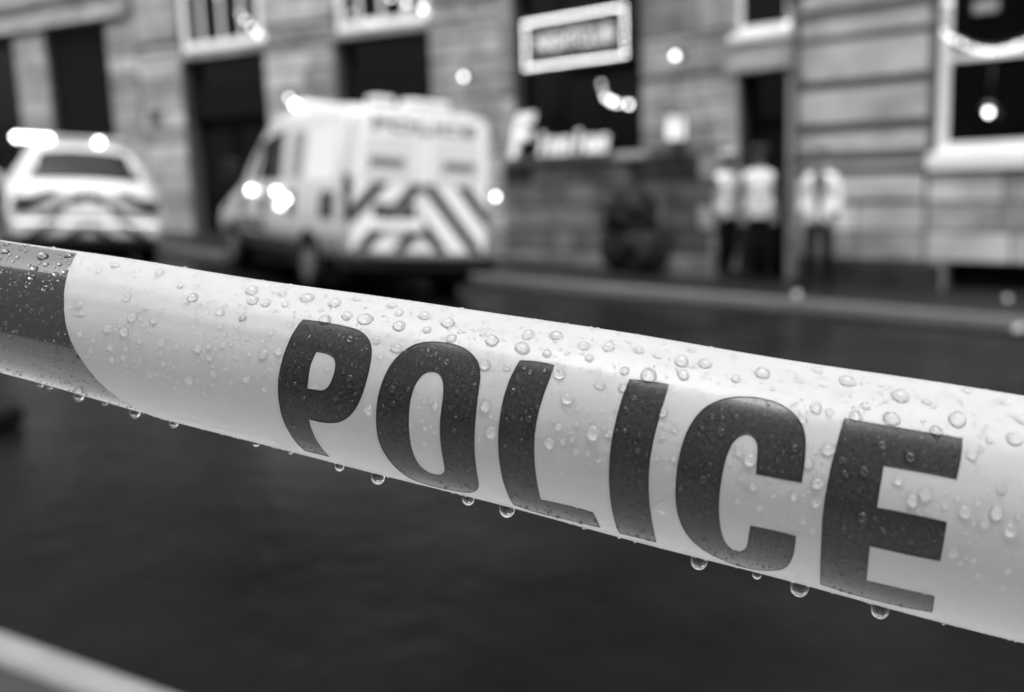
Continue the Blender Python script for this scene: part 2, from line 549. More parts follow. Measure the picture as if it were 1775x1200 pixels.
# ---- the corner bar: large window, door, dark lower wall
bC = empty('stone_building', wall_frame('R'), 'stone corner bar with big lit window, narrow dark door and sooty lower wall', 'building')
hC = [(0.30, 2.83, 1.98, 4.75), (4.45, 5.20, 0.0, 2.95), (4.45, 5.20, 3.45, 5.4)]
wall_core(bC, M['mortar'], 0.0, 5.34, -0.3, 11.5, hC)
def pickC(a, z):
    if z < 1.85 and a < 3.9: return M['stone_dark']
    if z < 1.2: return M['stone_mid']
    return M['stone_pale'] if rnd.random() < .55 else M['stone_mid']
masonry(bC, pickC, 0.01, 5.335, 0.10, 3.02, 0.36, 0.62, hC)
masonry(bC, lambda a, z: M['stone_mid'], 0.01, 5.335, 3.02, 8.9, 0.55, 0.8, hC)
box('plinth', M['stone_dark'], bC, 0.0, 4.40, -.07, .02, -.2, 0.42, bevel=0.02)
box('sill', M['plain_stone'], bC, 0.20, 2.95, -.16, .2, 1.86, 1.975, bevel=0.02)
sash_window(bC, 0.33, 2.80, 2.0, 4.72, y=.18, fw=.07, bars_v=2, m=M['dark_paint'], rails=(3.4,))
boxes('doorcase', M['plain_stone'], bC, [(4.36, 4.45, -.09, .02, 0.10, 2.95), (5.20, 5.29, -.09, .02, 0.10, 2.95), (4.30, 5.35, -.14, .02, 2.953, 3.08), (4.34, 5.31, -.08, .02, 3.083, 3.22)], bevel=0.012)
dC = box('door', M['dark_paint'], bC, 4.46, 5.19, .22, .27, 0.1, 2.3)
for z0, z1 in ((.3, 1.0), (1.15, 2.15)):
    box('door_panel', M['board'], dC, 4.56, 5.09, .19, .218, z0, z1, bevel=.01)
ball('handle', M['rim'], dC, (4.56, .17, 1.1), .035)
box('transom', M['pane'], bC, 4.46, 5.19, .22, .24, 2.33, 2.93)
sash_window(bC, 4.40, 5.24, 3.46, 5.38, y=-.02, fw=.10, bars_v=0, rails=(4.5,), sill='paint', sill_h=.11)

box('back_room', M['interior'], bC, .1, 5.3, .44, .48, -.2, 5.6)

# ---- banded building at right
bD = empty('stone_building', wall_frame('R', 0, -0.12), 'banded pale stone building with white framed window at right edge', 'building')
hD = [(7.14, 9.30, 1.75, 4.6), (7.32, 9.10, 0.12, 0.46)]
wall_core(bD, M['mortar_deep'], 5.36, 14.0, -0.3, 11.0, hD)
for lo, hi, bed in ((0.46, 0.82, .03), (0.82, 1.17, .03), (1.17, 1.57, .10), (1.57, 2.12, .13), (2.12, 2.67, .13), (2.67, 3.24, .11), (3.24, 3.56, .06)):
    masonry(bD, lambda a, z: M['stone_right'] if z > .8 else M['stone_mid'], 5.37, 7.06, lo, hi, 2.0, 1.7 if lo > 1 else .9, hD, proud=.07, bed=bed, thick=.14)
masonry(bD, lambda a, z: M['stone_right'], 9.36, 13.9, 0.46, 4.6, 0.55, 1.4, hD, proud=.07, bed=.12, thick=.14)
masonry(bD, lambda a, z: M['stone_mid'] if rnd.random() < .5 else M['stone_right'], 7.07, 9.35, 0.10, 1.53, 0.36, 0.7, hD, proud=.015)
masonry(bD, lambda a, z: M['stone_right'], 5.37, 13.9, 3.80, 8.4, 0.6, 1.5, hD, proud=.07, bed=.1, thick=.14)
box('string_course', M['stone_mid'], bD, 5.36, 7.10, -.16, .02, 3.58, 3.78, bevel=.02)
box('plinth', M['stone_dark'], bD, 5.36, 7.28, -.12, .02, -.2, 0.44, bevel=.02)
sash_window(bD, 7.16, 9.28, 1.76, 4.58, y=.02, fw=.12, bars_v=0, rails=(2.86,), sill='paint', sill_h=.20)
box('cellar_dark_back', M['interior'], bD, 7.33, 9.09, .16, .18, .13, .45)  # near-black sheet: the shade of the cellar recess put into colour

# ---- iron downpipe where the bar meets the banded building
dp = empty('downpipe', wall_frame('R', 5.40, -.26, 0.12), 'dark iron downpipe between the narrow door and the banded building', 'downpipe')
tube('pipe', M['metal_dark'], dp, [(0, .06, 3.6), (0, 0, 3.45), (0, 0, .12), (0, -.10, .02)], .042, 10)
for z in (.5, 1.6, 2.7):
    box('bracket', M['metal_dark'], dp, -.065, .065, -.03, .10, z, z + .06)
box('hopper', M['metal_dark'], dp, -.10, .10, -.06, .16, 3.55, 3.80, bevel=.02)

# ---- building behind the viewer: closes the street and is mirrored in the tape
ang = math.atan2(13.69, -26.0)
bE = empty('stone_building', Matrix.Translation((-1.45, -2.75, 0)) @ Matrix.Rotation(ang, 4, 'Z'), 'plain dark stone tenement behind the viewer, mirrored along the wet tape', 'building')
hE = [(-9 + 3 * k, -7.8 + 3 * k, z, z + 1.9) for k in range(7) for z in (1.0, 4.2, 7.4, 10.6)]
wall_core(bE, M['rear_wall'], -13, 13, -0.3, 13.5, hE)
for h in hE:
    sash_window(bE, *h, y=.1, rails=((h[2] + h[3]) / 2,), bars_v=0)
# ------------------------------------------------------------------ vehicles
def ring_half(st):
    y, zb, zt, wb, wm, wt = st
    zm = min(1.05, zb + (zt - zb) * .62)
    e = min(.16, (zt - zm) * .6)
    return [(0, zb), (wb * .8, zb), (wb, zb + .07), (wm, zm * .55 + zb * .45), (wm, zm), (wt + (wm - wt) * .22, zt - e), (wt * .97, zt - e * .42), (wt * .86, zt - e * .10), (wt * .5, zt), (0, zt + .01)]

def shell(name, m, parent, sts):
    bm = bmesh.new()
    rings = []
    for st in sts:
        h = ring_half(st)
        pts = [(x, z) for x, z in h] + [(-x, z) for x, z in h[-2:0:-1]]
        rings.append([bm.verts.new((x, st[0], z)) for x, z in pts])
    n = len(rings[0])
    for a, b in zip(rings, rings[1:]):
        for k in range(n):
            bm.faces.new((a[k], a[(k + 1) % n], b[(k + 1) % n], b[k]))
    bm.faces.new(rings[0][::-1])
    bm.faces.new(rings[-1])
    o = from_bm(name, bm, m, parent, True)
    return o

def side_x(sts, y, z):
    for a, b in zip(sts, sts[1:]):
        if a[0] <= y <= b[0]:
            t = (y - a[0]) / (b[0] - a[0])
            hs = [ring_half(a), ring_half(b)]
            h = [(p[0] * (1 - t) + q[0] * t, p[1] * (1 - t) + q[1] * t) for p, q in zip(*hs)]
            for p, q in zip(h[2:], h[3:]):
                if p[1] <= z <= q[1] and q[1] > p[1]:
                    u = (z - p[1]) / (q[1] - p[1])
                    return p[0] * (1 - u) + q[0] * u
            return h[2][0]
    return sts[-1][3]

def side_panel(name, m, parent, sts, poly, side=-1, off=0.006, nz=6):
    """a thin panel on the flank; poly: bottom-left, bottom-right, top-right, top-left as (y, z)."""
    bm = bmesh.new()
    g = []
    for j in range(nz + 1):
        v = j / nz
        row = []
        for i in range(5):
            u = i / 4
            y = (poly[0][0] * (1 - u) + poly[1][0] * u) * (1 - v) + (poly[3][0] * (1 - u) + poly[2][0] * u) * v
            z = (poly[0][1] * (1 - u) + poly[1][1] * u) * (1 - v) + (poly[3][1] * (1 - u) + poly[2][1] * u) * v
            row.append(bm.verts.new((side * (side_x(sts, y, z) + off), y, z)))
        g.append(row)
    for j in range(nz):
        for i in range(4):
            bm.faces.new((g[j][i], g[j][i + 1], g[j + 1][i + 1], g[j + 1][i]))
    r = bmesh.ops.extrude_face_region(bm, geom=bm.faces[:])
    for v in [q for q in r['geom'] if isinstance(q, bmesh.types.BMVert)]:
        v.co.x -= side * off * 1.6
    return from_bm(name, bm, m, parent)

def plate(name, m, parent, pts, y, thick=0.006):
    """a thin plate on the rear face; pts: (x, z) outline."""
    bm = bmesh.new()
    a = [bm.verts.new((x, y, z)) for x, z in pts]
    b = [bm.verts.new((x, y + thick, z)) for x, z in pts]
    bm.faces.new(a)
    bm.faces.new(b[::-1])
    n = len(a)
    for k in range(n):
        bm.faces.new((a[k], a[(k + 1) % n], b[(k + 1) % n], b[k]))
    return from_bm(name, bm, m, parent)

def clip(poly, axis, lim, keep_less):
    out = []
    for p, q in zip(poly, poly[1:] + poly[:1]):
        ip = (p[axis] <= lim) == keep_less
        iq = (q[axis] <= lim) == keep_less
        if ip:
            out.append(p)
        if ip != iq:
            t = (lim - p[axis]) / (q[axis] - p[axis])
            out.append((p[0] + (q[0] - p[0]) * t, p[1] + (q[1] - p[1]) * t))
    return out

def chevrons(parent, w, z0, z1, pitch, width, y, m, slope=1.0, shift=0.0):
    for side in (1, -1):
        k = -8
        while k < 10:
            c = k * pitch + shift
            k += 1
            H = z1 - z0
            poly = [(c, z1), (c + width, z1), (c + width + H / slope, z0), (c + H / slope, z0)]
            poly = clip(poly, 0, 0.012, False)
            if len(poly) >= 3:
                poly = clip(poly, 0, w, True)
            if len(poly) < 3:
                continue
            ar = abs(sum(p[0] * q[1] - q[0] * p[1] for p, q in zip(poly, poly[1:] + poly[:1]))) / 2
            if ar < .002:
                continue
            plate('chevron_stripe', m, parent, [(side * x, z) for x, z in poly], y)

def wheel(parent, side, y, r, w, track):
    x0 = side * track
    t = lathe('wheel', M['tyre'], parent, [(r * .62, -w / 2), (r * .93, -w / 2), (r, -w * .32), (r, w * .32), (r * .93, w / 2), (r * .62, w / 2)], 24, 'X', (x0, y, r))
    lathe('rim', M['rim'], t, [(r * .6, side * w * .40), (r * .6, side * w * .53), (r * .52, side * w * .56), (r * .2, side * w * .52), (r * .05, side * w * .56)], 20, 'X', (x0, y, r))

def arch(parent, side, y, r, sts):
    bm = bmesh.new()
    pts = []
    for k in range(19):
        a = math.pi * k / 18
        pts.append((y + r * math.cos(a), .34 + r * math.sin(a)))
    pts += [(y - r, .30), (y + r, .30)]
    fr = [bm.verts.new((side * (side_x(sts, min(max(p[0], sts[0][0]), sts[-1][0]), max(p[1], .45)) + .008), p[0], p[1])) for p in pts]
    bk = [bm.verts.new((v.co.x - side * .05, v.co.y, v.co.z)) for v in fr]
    bm.faces.new(fr)
    bm.faces.new(bk[::-1])
    for k in range(len(fr)):
        q = (k + 1) % len(fr)
        bm.faces.new((fr[k], fr[q], bk[q], bk[k]))
    from_bm('wheel_arch', bm, M['black_plastic'], parent)

def vehicle_frame(x, y, phi, tilt, pitch):
    return Matrix.Translation((x, y, gz(x))) @ Matrix.Rotation(phi, 4, 'Z') @ Matrix.Rotation(pitch, 4, 'X') @ Matrix.Rotation(tilt, 4, 'Y')

# ---- van
van = empty('police_van', vehicle_frame(-1.065, 11.37, 0.542, 0.088, 0.02), 'white police van with chevron rear doors parked on the wet road', 'van')
VS = [(0.0, .50, 2.08, .90, .94, .82), (.05, .45, 2.15, .95, .975, .85), (.5, .42, 2.20, .96, .98, .86), (2.4, .42, 2.20, .96, .98, .86), (2.85, .42, 2.13, .96, .98, .84),
      (3.25, .42, 1.92, .96, .98, .83), (4.05, .42, 1.38, .95, .97, .84), (4.75, .44, 1.18, .92, .94, .80), (5.12, .46, .98, .84, .86, .72), (5.22, .50, .80, .74, .76, .64)]
shell('body', M['white_body'], van, VS)
box('underbody', M['black_plastic'], van, -.82, .82, .25, 4.9, .24, .44, bevel=.03)
bp = boxes('bumper', M['black_plastic'], van, [(-.97, .97, -.09, .12, .34, .515)], bevel=.03)
box('step_plate', M['rim'], bp, -.5, .5, -.11, -.02, .50, .522, bevel=.005)
for s in (-1, 1):
    d = plate('rear_door', M['pale_film'], van, [(s * .014, .56), (s * .84, .56), (s * .86, 1.2), (s * .78, 2.04), (s * .014, 2.06)], -.016, .012)
    plate('window', M['window_film'], d, [(s * .10, 1.36), (s * .76, 1.36), (s * .71, 1.83), (s * .10, 1.84)], -.024, .007)
    plate('window_notice', M['text_grey'], d, [(s * .45 - .21, 1.50), (s * .45 + .21, 1.50), (s * .45 + .21, 1.60), (s * .45 - .21, 1.60)], -.031, .006)
    box('hinge', M['black_plastic'], d, s * .86 - .02, s * .86 + .02, -.03, .0, 1.22, 1.30)
    tl = plate('tail_light', M['lens'] if s > 0 else M['stripe_dark'], van, [(s * .865, .92), (s * .945, .92), (s * .94, 1.40), (s * .875, 1.40)], -.03, .06)
    box('mudflap', M['black_plastic'], van, s * .8 - .14, s * .8 + .14, .45, .47, .16, .45)
ball('lit_lamp', M['bulb_hot'], van, (.955, -.02, 1.24), .026, 12)
chevrons(van, .845, .58, 1.33, .46, .18, -.026, M['stripe_mid'], slope=1.1, shift=-.04)
np_ = box('plate_recess', M['stripe_dark'], van, -.60, -.08, -.038, -.02, .93, 1.10, bevel=.01)
box('number_plate', M['text_grey'], np_, -.53, -.15, -.046, -.0385, .975, 1.055, bevel=.003)
box('plate_ledge', M['pale_film'], van, -.62, .02, -.05, -.02, .80, .91, bevel=.01)
text('lettering', 'POLICE', M['text_grey'], van, Matrix.Translation((0, -.024, 1.95)), .19, 1.30)
for s in (-1, 1):
    side_panel('side_window', M['car_glass'] if s < 0 else M['car_glass'], van, VS, [(2.05, 1.32), (3.55, 1.32), (3.10, 1.80), (2.08, 1.96)], s)
    side_panel('side_window', M['tinted'], van, VS, [(1.30, 1.34), (1.75, 1.34), (1.75, 1.90), (1.30, 1.90)], s)
    side_panel('side_window', M['window_film'], van, VS, [(.30, 1.32), (1.15, 1.32), (1.15, 1.93), (.34, 1.93)], s)
    for k, (y0, y1) in enumerate(((.2, .62), (1.45, 1.75), (2.55, 2.80), (3.45, 3.70), (4.25, 4.45))):
        side_panel('checker_patch', M['stripe_dark'], van, VS, [(y0, .90), (y1, .90), (y1, 1.20), (y0, 1.20)], s)
    for y in (.98, 4.12):
        arch(van, s, y, .42, VS)
        wheel(van, s, y, .34, .23, .85)
    mr = box('mirror', M['black_plastic'], van, s * 1.12 - .11, s * 1.12 + .11, 3.58, 3.70, 1.28, 1.58, bevel=.03)
    tube('mirror_arm', M['black_plastic'], mr, [(s * .93, 3.65, 1.36), (s * 1.08, 3.65, 1.40)], .025)
    side_panel('sill_strip', M['stripe_dark'], van, VS, [(1.42, .50), (3.68, .50), (3.68, .60), (1.42, .60)], s, off=.010)
text('lettering', 'POLICE', M['stripe_dark'], van, Matrix.Translation((-.996, 3.15, .74)) @ Matrix.Rotation(R(-90), 4, 'Z'), .19, 1.15)
ball('lit_lamp', M['bulb_hot'], van, (-1.0, 3.15, 1.18), .040, 12, (1, 1.5, .8))
ball('lit_lamp', M['bulb_hot'], van, (-1.0, 2.10, 1.17), .032, 12)
ball('lit_lamp', M['bulb_hot'], van, (-1.0, 1.72, 1.08), .032, 12)
ball('lit_lamp', M['bulb'], van, (-1.0, 1.95, 1.00), .032, 12)
lb = box('light_bar', M['window_film'], van, -.70, .70, 2.10, 2.38, 2.215, 2.33, bevel=.03)
ball('lit_lamp', M['bulb_hot'], lb, (-.72, 2.24, 2.27), .036, 12)
rb = boxes('rear_beacon_bar', M['window_film'], van, [(-.55, -.28, .18, .40, 2.195, 2.27), (-.1, .42, .2, .5, 2.195, 2.28)], bevel=.02)

# ---- car
car = empty('police_car', vehicle_frame(-5.80, 13.77, 0.471, 0.075, 0.02) @ Matrix.Scale(1.10, 4), 'white police estate car with lit roof lamps at left edge', 'car')
CS = [(0.0, .42, .88, .80, .84, .70), (.04, .36, 1.0, .86, .89, .76), (.12, .33, 1.05, .88, .905, .76), (.28, .32, 1.24, .88, .91, .70), (.52, .32, 1.47, .88, .91, .64), (.9, .32, 1.52, .89, .915, .63), (2.3, .32, 1.53, .89, .915, .63),
      (2.75, .32, 1.36, .89, .915, .66), (3.3, .32, 1.04, .89, .91, .74), (4.0, .34, .95, .87, .89, .72), (4.45, .36, .84, .78, .80, .62), (4.6, .42, .68, .66, .68, .5)]
shell('body', M['white_body'], car, CS)
box('underbody', M['black_plastic'], car, -.75, .75, .2, 4.3, .18, .36, bevel=.03)
def top_z(sts, y):
    for a, b in zip(sts, sts[1:]):
        if a[0] <= y <= b[0]:
            t = (y - a[0]) / (b[0] - a[0])
            return a[2] * (1 - t) + b[2] * t
bm = bmesh.new()
g = []
for j in range(7):
    y = .17 + .33 * j / 6
    w = .66 - .10 * j / 6
    g.append([bm.verts.new((w * (i / 6 * 2 - 1), y - .012, top_z(CS, y) + .016 - .05 * abs(i / 6 * 2 - 1) ** 3)) for i in range(7)])
for j in range(6):
    for i in range(6):
        bm.faces.new((g[j][i], g[j][i + 1], g[j + 1][i + 1], g[j + 1][i]))
rg = bmesh.ops.extrude_face_region(bm, geom=bm.faces[:])
for v in [q for q in rg['geom'] if isinstance(q, bmesh.types.BMVert)]:
    v.co.z -= .02
from_bm('rear_window', bm, M['car_glass'], car)
cb = box('bumper', M['white_body'], car, -.86, .86, -.10, .10, .36, .60, bevel=.05)
box('bumper_skirt', M['black_plastic'], cb, -.80, .80, -.085, .08, .26, .37, bevel=.03)
chevrons(car, .78, .62, .96, .42, .19, -.012, M['stripe_mid'], slope=.62, shift=-.13)
chevrons(cb, .80, .39, .57, .42, .17, -.108, M['stripe_mid'], slope=.62, shift=-.12)
for s in (-1, 1):
    plate('tail_light', M['stripe_dark'], car, [(s * .56, .76), (s * .84, .74), (s * .85, .86), (s * .60, .88)], -.03, .05)
    side_panel('side_window', M['car_glass'], car, CS, [(.60, 1.06), (1.55, 1.06), (1.55, 1.38), (.85, 1.38)], s)
    side_panel('side_window', M['car_glass'], car, CS, [(1.65, 1.06), (2.85, 1.06), (2.45, 1.38), (1.65, 1.38)], s)
    side_panel('side_stripe', M['stripe_mid'], car, CS, [(.3, .72), (4.1, .72), (4.1, .88), (.3, .88)], s)
    for y in (.9, 3.65):
        arch(car, s, y, .37, CS)
        wheel(car, s, y, .31, .21, .80)
    box('mirror', M['white_body'], car, s * 1.0 - .08, s * 1.0 + .08, 2.78, 2.90, 1.02, 1.16, bevel=.03)
box('number_plate', M['pale_film'], car, -.26, .26, -.030, -.012, .66, .77)
box('roof_box_step', M['white_body'], car, -.5, .5, 1.35, 1.75, 1.51, 1.56, bevel=.02)
cl = box('light_bar', M['bar_cover'], car, -.74, .62, 1.42, 1.68, 1.55, 1.67, bevel=.03)
for k in range(5):
    ball('lit_lamp', M['bulb_hot'], cl, (-.74 + k * .095, 1.40, 1.62), .042, 12)
ball('lit_lamp', M['bulb_hot'], cl, (.27, 1.40, 1.61), .043, 12)

# ------------------------------------------------------------------ people
def person(name, label, x, y, facing, pose, open_front=False, cap=None, jacket='jacket', height=1.78, zoff=0.126):
    k = height / 1.78
    root = empty(name, Matrix.Translation((x, y, gz(x) + zoff)) @ Matrix.Rotation(facing, 4, 'Z') @ Matrix.Scale(k, 4), label, 'person', None)
    V, E, Rr = [], [], []
    def v(co, r, prev=None):
        V.append(co)
        Rr.append(r if isinstance(r, tuple) else (r, r))
        if prev is not None:
            E.append((prev, len(V) - 1))
        return len(V) - 1
    pel = v((0, 0, .96), (.14, .11))
    sp = v((0, .01, 1.14), (.13, .10), pel)
    ch = v((0, .01, 1.32), (.145, .11), sp)
    nb = v((0, .015, 1.47), (.085, .075), ch)
    nk = v((0, .0, 1.54), (.055, .058), nb)
    jaw = v((0, -.022, 1.605), (.062, .078), nk)
    hd = v((0, -.012, 1.675), (.075, .095), jaw)
    v((0, .0, 1.745), (.06, .072), hd)
    for s, leg in ((-1, pose['legs'][0]), (1, pose['legs'][1])):
        hip = v((s * .088, 0, .90), .10, pel)
        kn = v((s * .095 + leg[0] * .5, leg[1] * .5 - .03, .50), .080, hip)
        an = v((s * .10 + leg[0], leg[1] + .02, .09), .058, kn)
        v((s * .15 + leg[0], leg[1] - .15, .045), .042, an)
    for s, arm in ((-1, pose['arms'][0]), (1, pose['arms'][1])):
        sh = v((s * .165, .01, 1.42), .058, ch)
        el = v((s * arm[0][0], arm[0][1], arm[0][2]), .048, sh)
        wr_ = v((s * arm[1][0], arm[1][1], arm[1][2]), .032, el)
        d = (Vector(V[wr_]) - Vector(V[el])).normalized()
        palm = v(tuple(Vector(V[wr_]) + d * .06), .030, wr_)
        sidev = d.cross(Vector((0, 1, 0.2))).normalized()
        for q, (o, ln) in enumerate(((-.030, .065), (-.010, .080), (.010, .076), (.028, .060))):
            f1 = v(tuple(Vector(V[palm]) + d * .035 + sidev * o), .011, palm)
            f2 = v(tuple(Vector(V[f1]) + d * ln * .5), .009, f1)
            v(tuple(Vector(V[f2]) + d * ln * .4 + Vector((-s * .02, -.006, 0))), .008, f2)
        t1 = v(tuple(Vector(V[wr_]) + d * .035 - sidev * .035), .012, palm)
        v(tuple(Vector(V[t1]) + d * .03 - sidev * .022), .010, t1)
    me = bpy.data.meshes.new('body')
    me.from_pydata(V, E, [])
    tmp = bpy.data.objects.new('body', me)
    COL.objects.link(tmp)
    sm = tmp.modifiers.new('skin', 'SKIN')
    sm.use_smooth_shade = True
    for i, sv in enumerate(me.skin_vertices[0].data):
        sv.radius = Rr[i]
        sv.use_root = (i == 0)
    sb = tmp.modifiers.new('sub', 'SUBSURF')
    sb.levels = sb.render_levels = 1
    dg = bpy.context.evaluated_depsgraph_get()
    body = bpy.data.meshes.new_from_object(tmp.evaluated_get(dg))
    bpy.data.objects.remove(tmp)
    body.materials.clear()
    for m in ('cloth_black', 'skin', 'cloth_grey'):
        body.materials.append(M[m])
    wrists = [(Vector(V[i])) for i in range(len(V)) if Rr[i] == (.032, .032)]
    for f in body.polygons:
        c = f.center
        f.use_smooth = True
        f.material_index = 0
        if c.z > 1.52:
            f.material_index = 1
        elif any((c - w).length < .13 for w in wrists) and min((c - Vector(V[q])).length for q in range(len(V)) if Rr[q] == (.048, .048)) > .17:
            f.material_index = 1
        elif c.z > .95:
            f.material_index = 2
    link_mesh('body', body, None, root)
    # jacket: the torso and, for a jacket, the sleeves, lifted off the body
    bm = bmesh.new()
    bm.from_mesh(body)
    bm.normal_update()
    def cut(co, no):
        bmesh.ops.bisect_plane(bm, geom=bm.verts[:] + bm.edges[:] + bm.faces[:], dist=1e-5, plane_co=co, plane_no=no)
    cut((0, 0, .86), (0, 0, 1))
    cut((0, 0, 1.50), (0, 0, 1))
    if jacket == 'vest':
        cut((.185, 0, 0), (1, 0, 0))
        cut((-.185, 0, 0), (1, 0, 0))
    if open_front:
        cut((-.015, 0, 1), (1, 0, .10))
        cut((.055, 0, 1), (1, 0, -.10))
    bm.normal_update()
    kill = []
    for f in bm.faces:
        c = f.calc_center_median()
        keep = .86 < c.z < 1.50 and not any((c - w).length < .10 for w in wrists)
        if jacket == 'vest':
            keep = keep and abs(c.x) < .185
        if open_front and c.y < -.02 and -.015 - .10 * (c.z - 1) < c.x < .055 + .10 * (c.z - 1):
            keep = False
        if c.z > 1.52:
            keep = False
        if not keep:
            kill.append(f)
    bmesh.ops.delete(bm, geom=kill, context='FACES')
    for w in bm.verts:
        w.co += w.normal * (.024 if w.co.z < 1.4 else .016)
    for f in bm.faces:
        f.material_index = 0
    jm = bpy.data.meshes.new(jacket)
    bm.to_mesh(jm)
    bm.free()
    jm.materials.clear()
    jo = link_mesh(jacket, jm, M['hivis'], root, True)
    so = jo.modifiers.new('thickness', 'SOLIDIFY')
    so.thickness = .008
    # reflective bands around the jacket
    if not open_front:
        for zc in (1.0, 1.16):
            bm = bmesh.new()
            for hh, rr in ((zc - .025, 0), (zc + .025, 0)):
                pass
            prev = []
            for zz in (zc - .025, zc + .025):
                prev.append([bm.verts.new((.172 * math.cos(2 * math.pi * q / 20), .01 + .138 * math.sin(2 * math.pi * q / 20), zz)) for q in range(20)])
            for q in range(20):
                bm.faces.new((prev[0][q], prev[0][(q + 1) % 20], prev[1][(q + 1) % 20], prev[1][q]))
            from_bm('reflective_band', bm, M['hivis_band'], jo, True)
    # face and hair
    ball('nose', M['skin'], root, (0, -.118, 1.655), .018, 8, (.8, 1, 1.3))
    for s in (-1, 1):
        ball('eye', M['hair'], root, (s * .032, -.098, 1.68), .010, 8)
        ball('ear', M['skin'], root, (s * .085, .0, 1.665), .026, 8, (.4, .8, 1.2))
    box('mouth', M['cloth_grey'], root, -.022, .022, -.106, -.098, 1.618, 1.625)
    if cap:
        lathe('cap', cap, root, [(.094, 1.70), (.100, 1.725), (.125, 1.77), (.12, 1.79), (.05, 1.80)], 18, 'Z', (0, -.005, 0))
        pk = lathe('cap_peak', M['cloth_black'], root, [(.098, 1.700), (.10, 1.708)], 18, 'Z', (0, -.055, 0))
    else:
        hm = lathe('hair', M['hair'], root, [(.088, 1.665), (.098, 1.70), (.092, 1.745), (.06, 1.782), (.02, 1.792)], 18, 'Z', (0, .015, 0))
    return root

stand = {'legs': ((-.02, .0), (.02, .03)), 'arms': (((.215, .03, 1.15), (.21, -.04, .90)), ((.215, .03, 1.15), (.20, -.05, .90)))}
folded = {'legs': ((-.05, .02), (.03, -.02)), 'arms': (((.29, .0, 1.17), (.14, -.20, 1.10)), ((.29, .0, 1.17), (.16, -.19, 1.17)))}
hipped = {'legs': ((.0, .0), (.0, .05)), 'arms': (((.32, .02, 1.17), (.24, -.03, .92)), ((.215, .03, 1.15), (.20, -.08, .92)))}
person('person', 'person in pale hi-vis vest and pale cap, leftmost of three, arm bent', 3.06, 14.0, R(25), hipped, cap=M['hivis'], height=1.76, jacket='vest')
person('person', 'person in pale hi-vis vest and flat cap standing in front of the dark door', 3.38, 13.50, R(-10), stand, cap=M['cloth_grey'], height=1.80, jacket='vest')
person('person', 'person in open pale hi-vis coat standing apart on the pavement at right', 3.86, 12.40, R(-35), stand, open_front=True, height=1.74)
# ------------------------------------------------------------------ things on the walls
def wall_lamp(side, a, z, label, r=.036, m=None, y=0.0):
    t = empty('wall_lamp', wall_frame(side, a, y, z), label, 'lamp', 'lamps on the stone walls')
    lathe('back_plate', M['metal_dark'], t, [(.06, -.05), (.06, -.03), (.03, -.02)], 14, 'Y')
    tube('arm', M['metal_dark'], t, [(0, -.04, 0), (0, -.14, .12), (0, -.22, .14), (0, -.24, .08)], .014, 8)
    lathe('shade', M['metal_dark'], t, [(.03, .10), (.05, .085), (.13, .035), (.125, .03)], 16, 'Z', (0, -.24, 0))
    ball('bulb', m or M['bulb'], t, (0, -.24, 0.0), r, 12)
    return t

wall_lamp('L', -0.59, 3.35, 'lit wall lamp on pale stone right above the van roof')
wall_lamp('L', -4.39, 3.26, 'dimly lit wall lamp on stone pier above the front of the van', r=.034, m=M['bulb'])
wall_lamp('R', 3.56, 3.27, 'lit wall lamp on stone between the bulb sign and the door')

lant = empty('wall_lantern', wall_frame('R', 3.52, -.03, 2.28), 'glowing square wall lantern below the wall lamp beside the bar window', 'lantern')
boxes('frame', M['metal_dark'], lant, [(-.12, .12, -.26, -.02, -.20, -.17), (-.14, .14, -.28, .0, .17, .20), (-.12, -.10, -.26, -.24, -.17, .17), (.10, .12, -.26, -.24, -.17, .17), (-.12, -.10, -.04, -.02, -.17, .17), (.10, .12, -.04, -.02, -.17, .17)])
lathe('roof', M['metal_dark'], lant, [(.17, .20), (.05, .30), (.01, .36)], 4, 'Z', (0, -.14, 0), smooth=False)
box('glass', M['lantern'], lant, -.098, .098, -.238, -.042, -.168, .168)
box('bracket', M['metal_dark'], lant, -.02, .02, -.05, .01, -.05, .3)

alarm = empty('alarm_box', wall_frame('L', -8.15, -.035, 3.15), 'small dark box on pale stone pier beside the doorway', 'box')
bmx = bmesh.new()
bm_box(bmx, -.12, .12, -.10, 0, -.13, .13, bevel=.02)
from_bm('housing', bmx, M['metal_dark'], alarm)
box('cover', M['stripe_dark'], alarm, -.09, .09, -.112, -.101, -.10, .04, bevel=.004)

# ---- sign with bulbs round its rim
sign = empty('bulb_sign', wall_frame('R', 1.90, -.42, 3.675), 'rectangular hanging sign ringed with lit bulbs over the bar window', 'sign')
SW, SH = .95, .335
box('sign_box', M['sign_face'], sign, -SW - .07, SW + .07, .0, .14, -SH - .07, SH + .07, bevel=.02)
box('sign_panel', M['stripe_mid'], sign, -SW + .10, SW - .10, -.02, -.002, -SH + .12, SH - .12, bevel=.004)
text('lettering', 'NIGHTCLUB', M['sign_text'], sign, Matrix.Translation((0, -.026, -.01)), .34, 1.46)
for s in (-1, 1):
    tube('bracket', M['metal_dark'], sign, [(s * .8, .14, .2), (s * .8, .44, .2)], .02, 8)
nx, nz_ = 22, 8
ring = [(-SW + 2 * SW * k / (nx - 1), s * SH) for k in range(nx) for s in (-1, 1)] + [(s * SW, -SH + 2 * SH * k / (nz_ - 1)) for k in range(1, nz_ - 1) for s in (-1, 1)]
for x, z in ring:
    ball('bulb', M['bulb_ring'], sign, (x, -.035, z), .0165, 8)

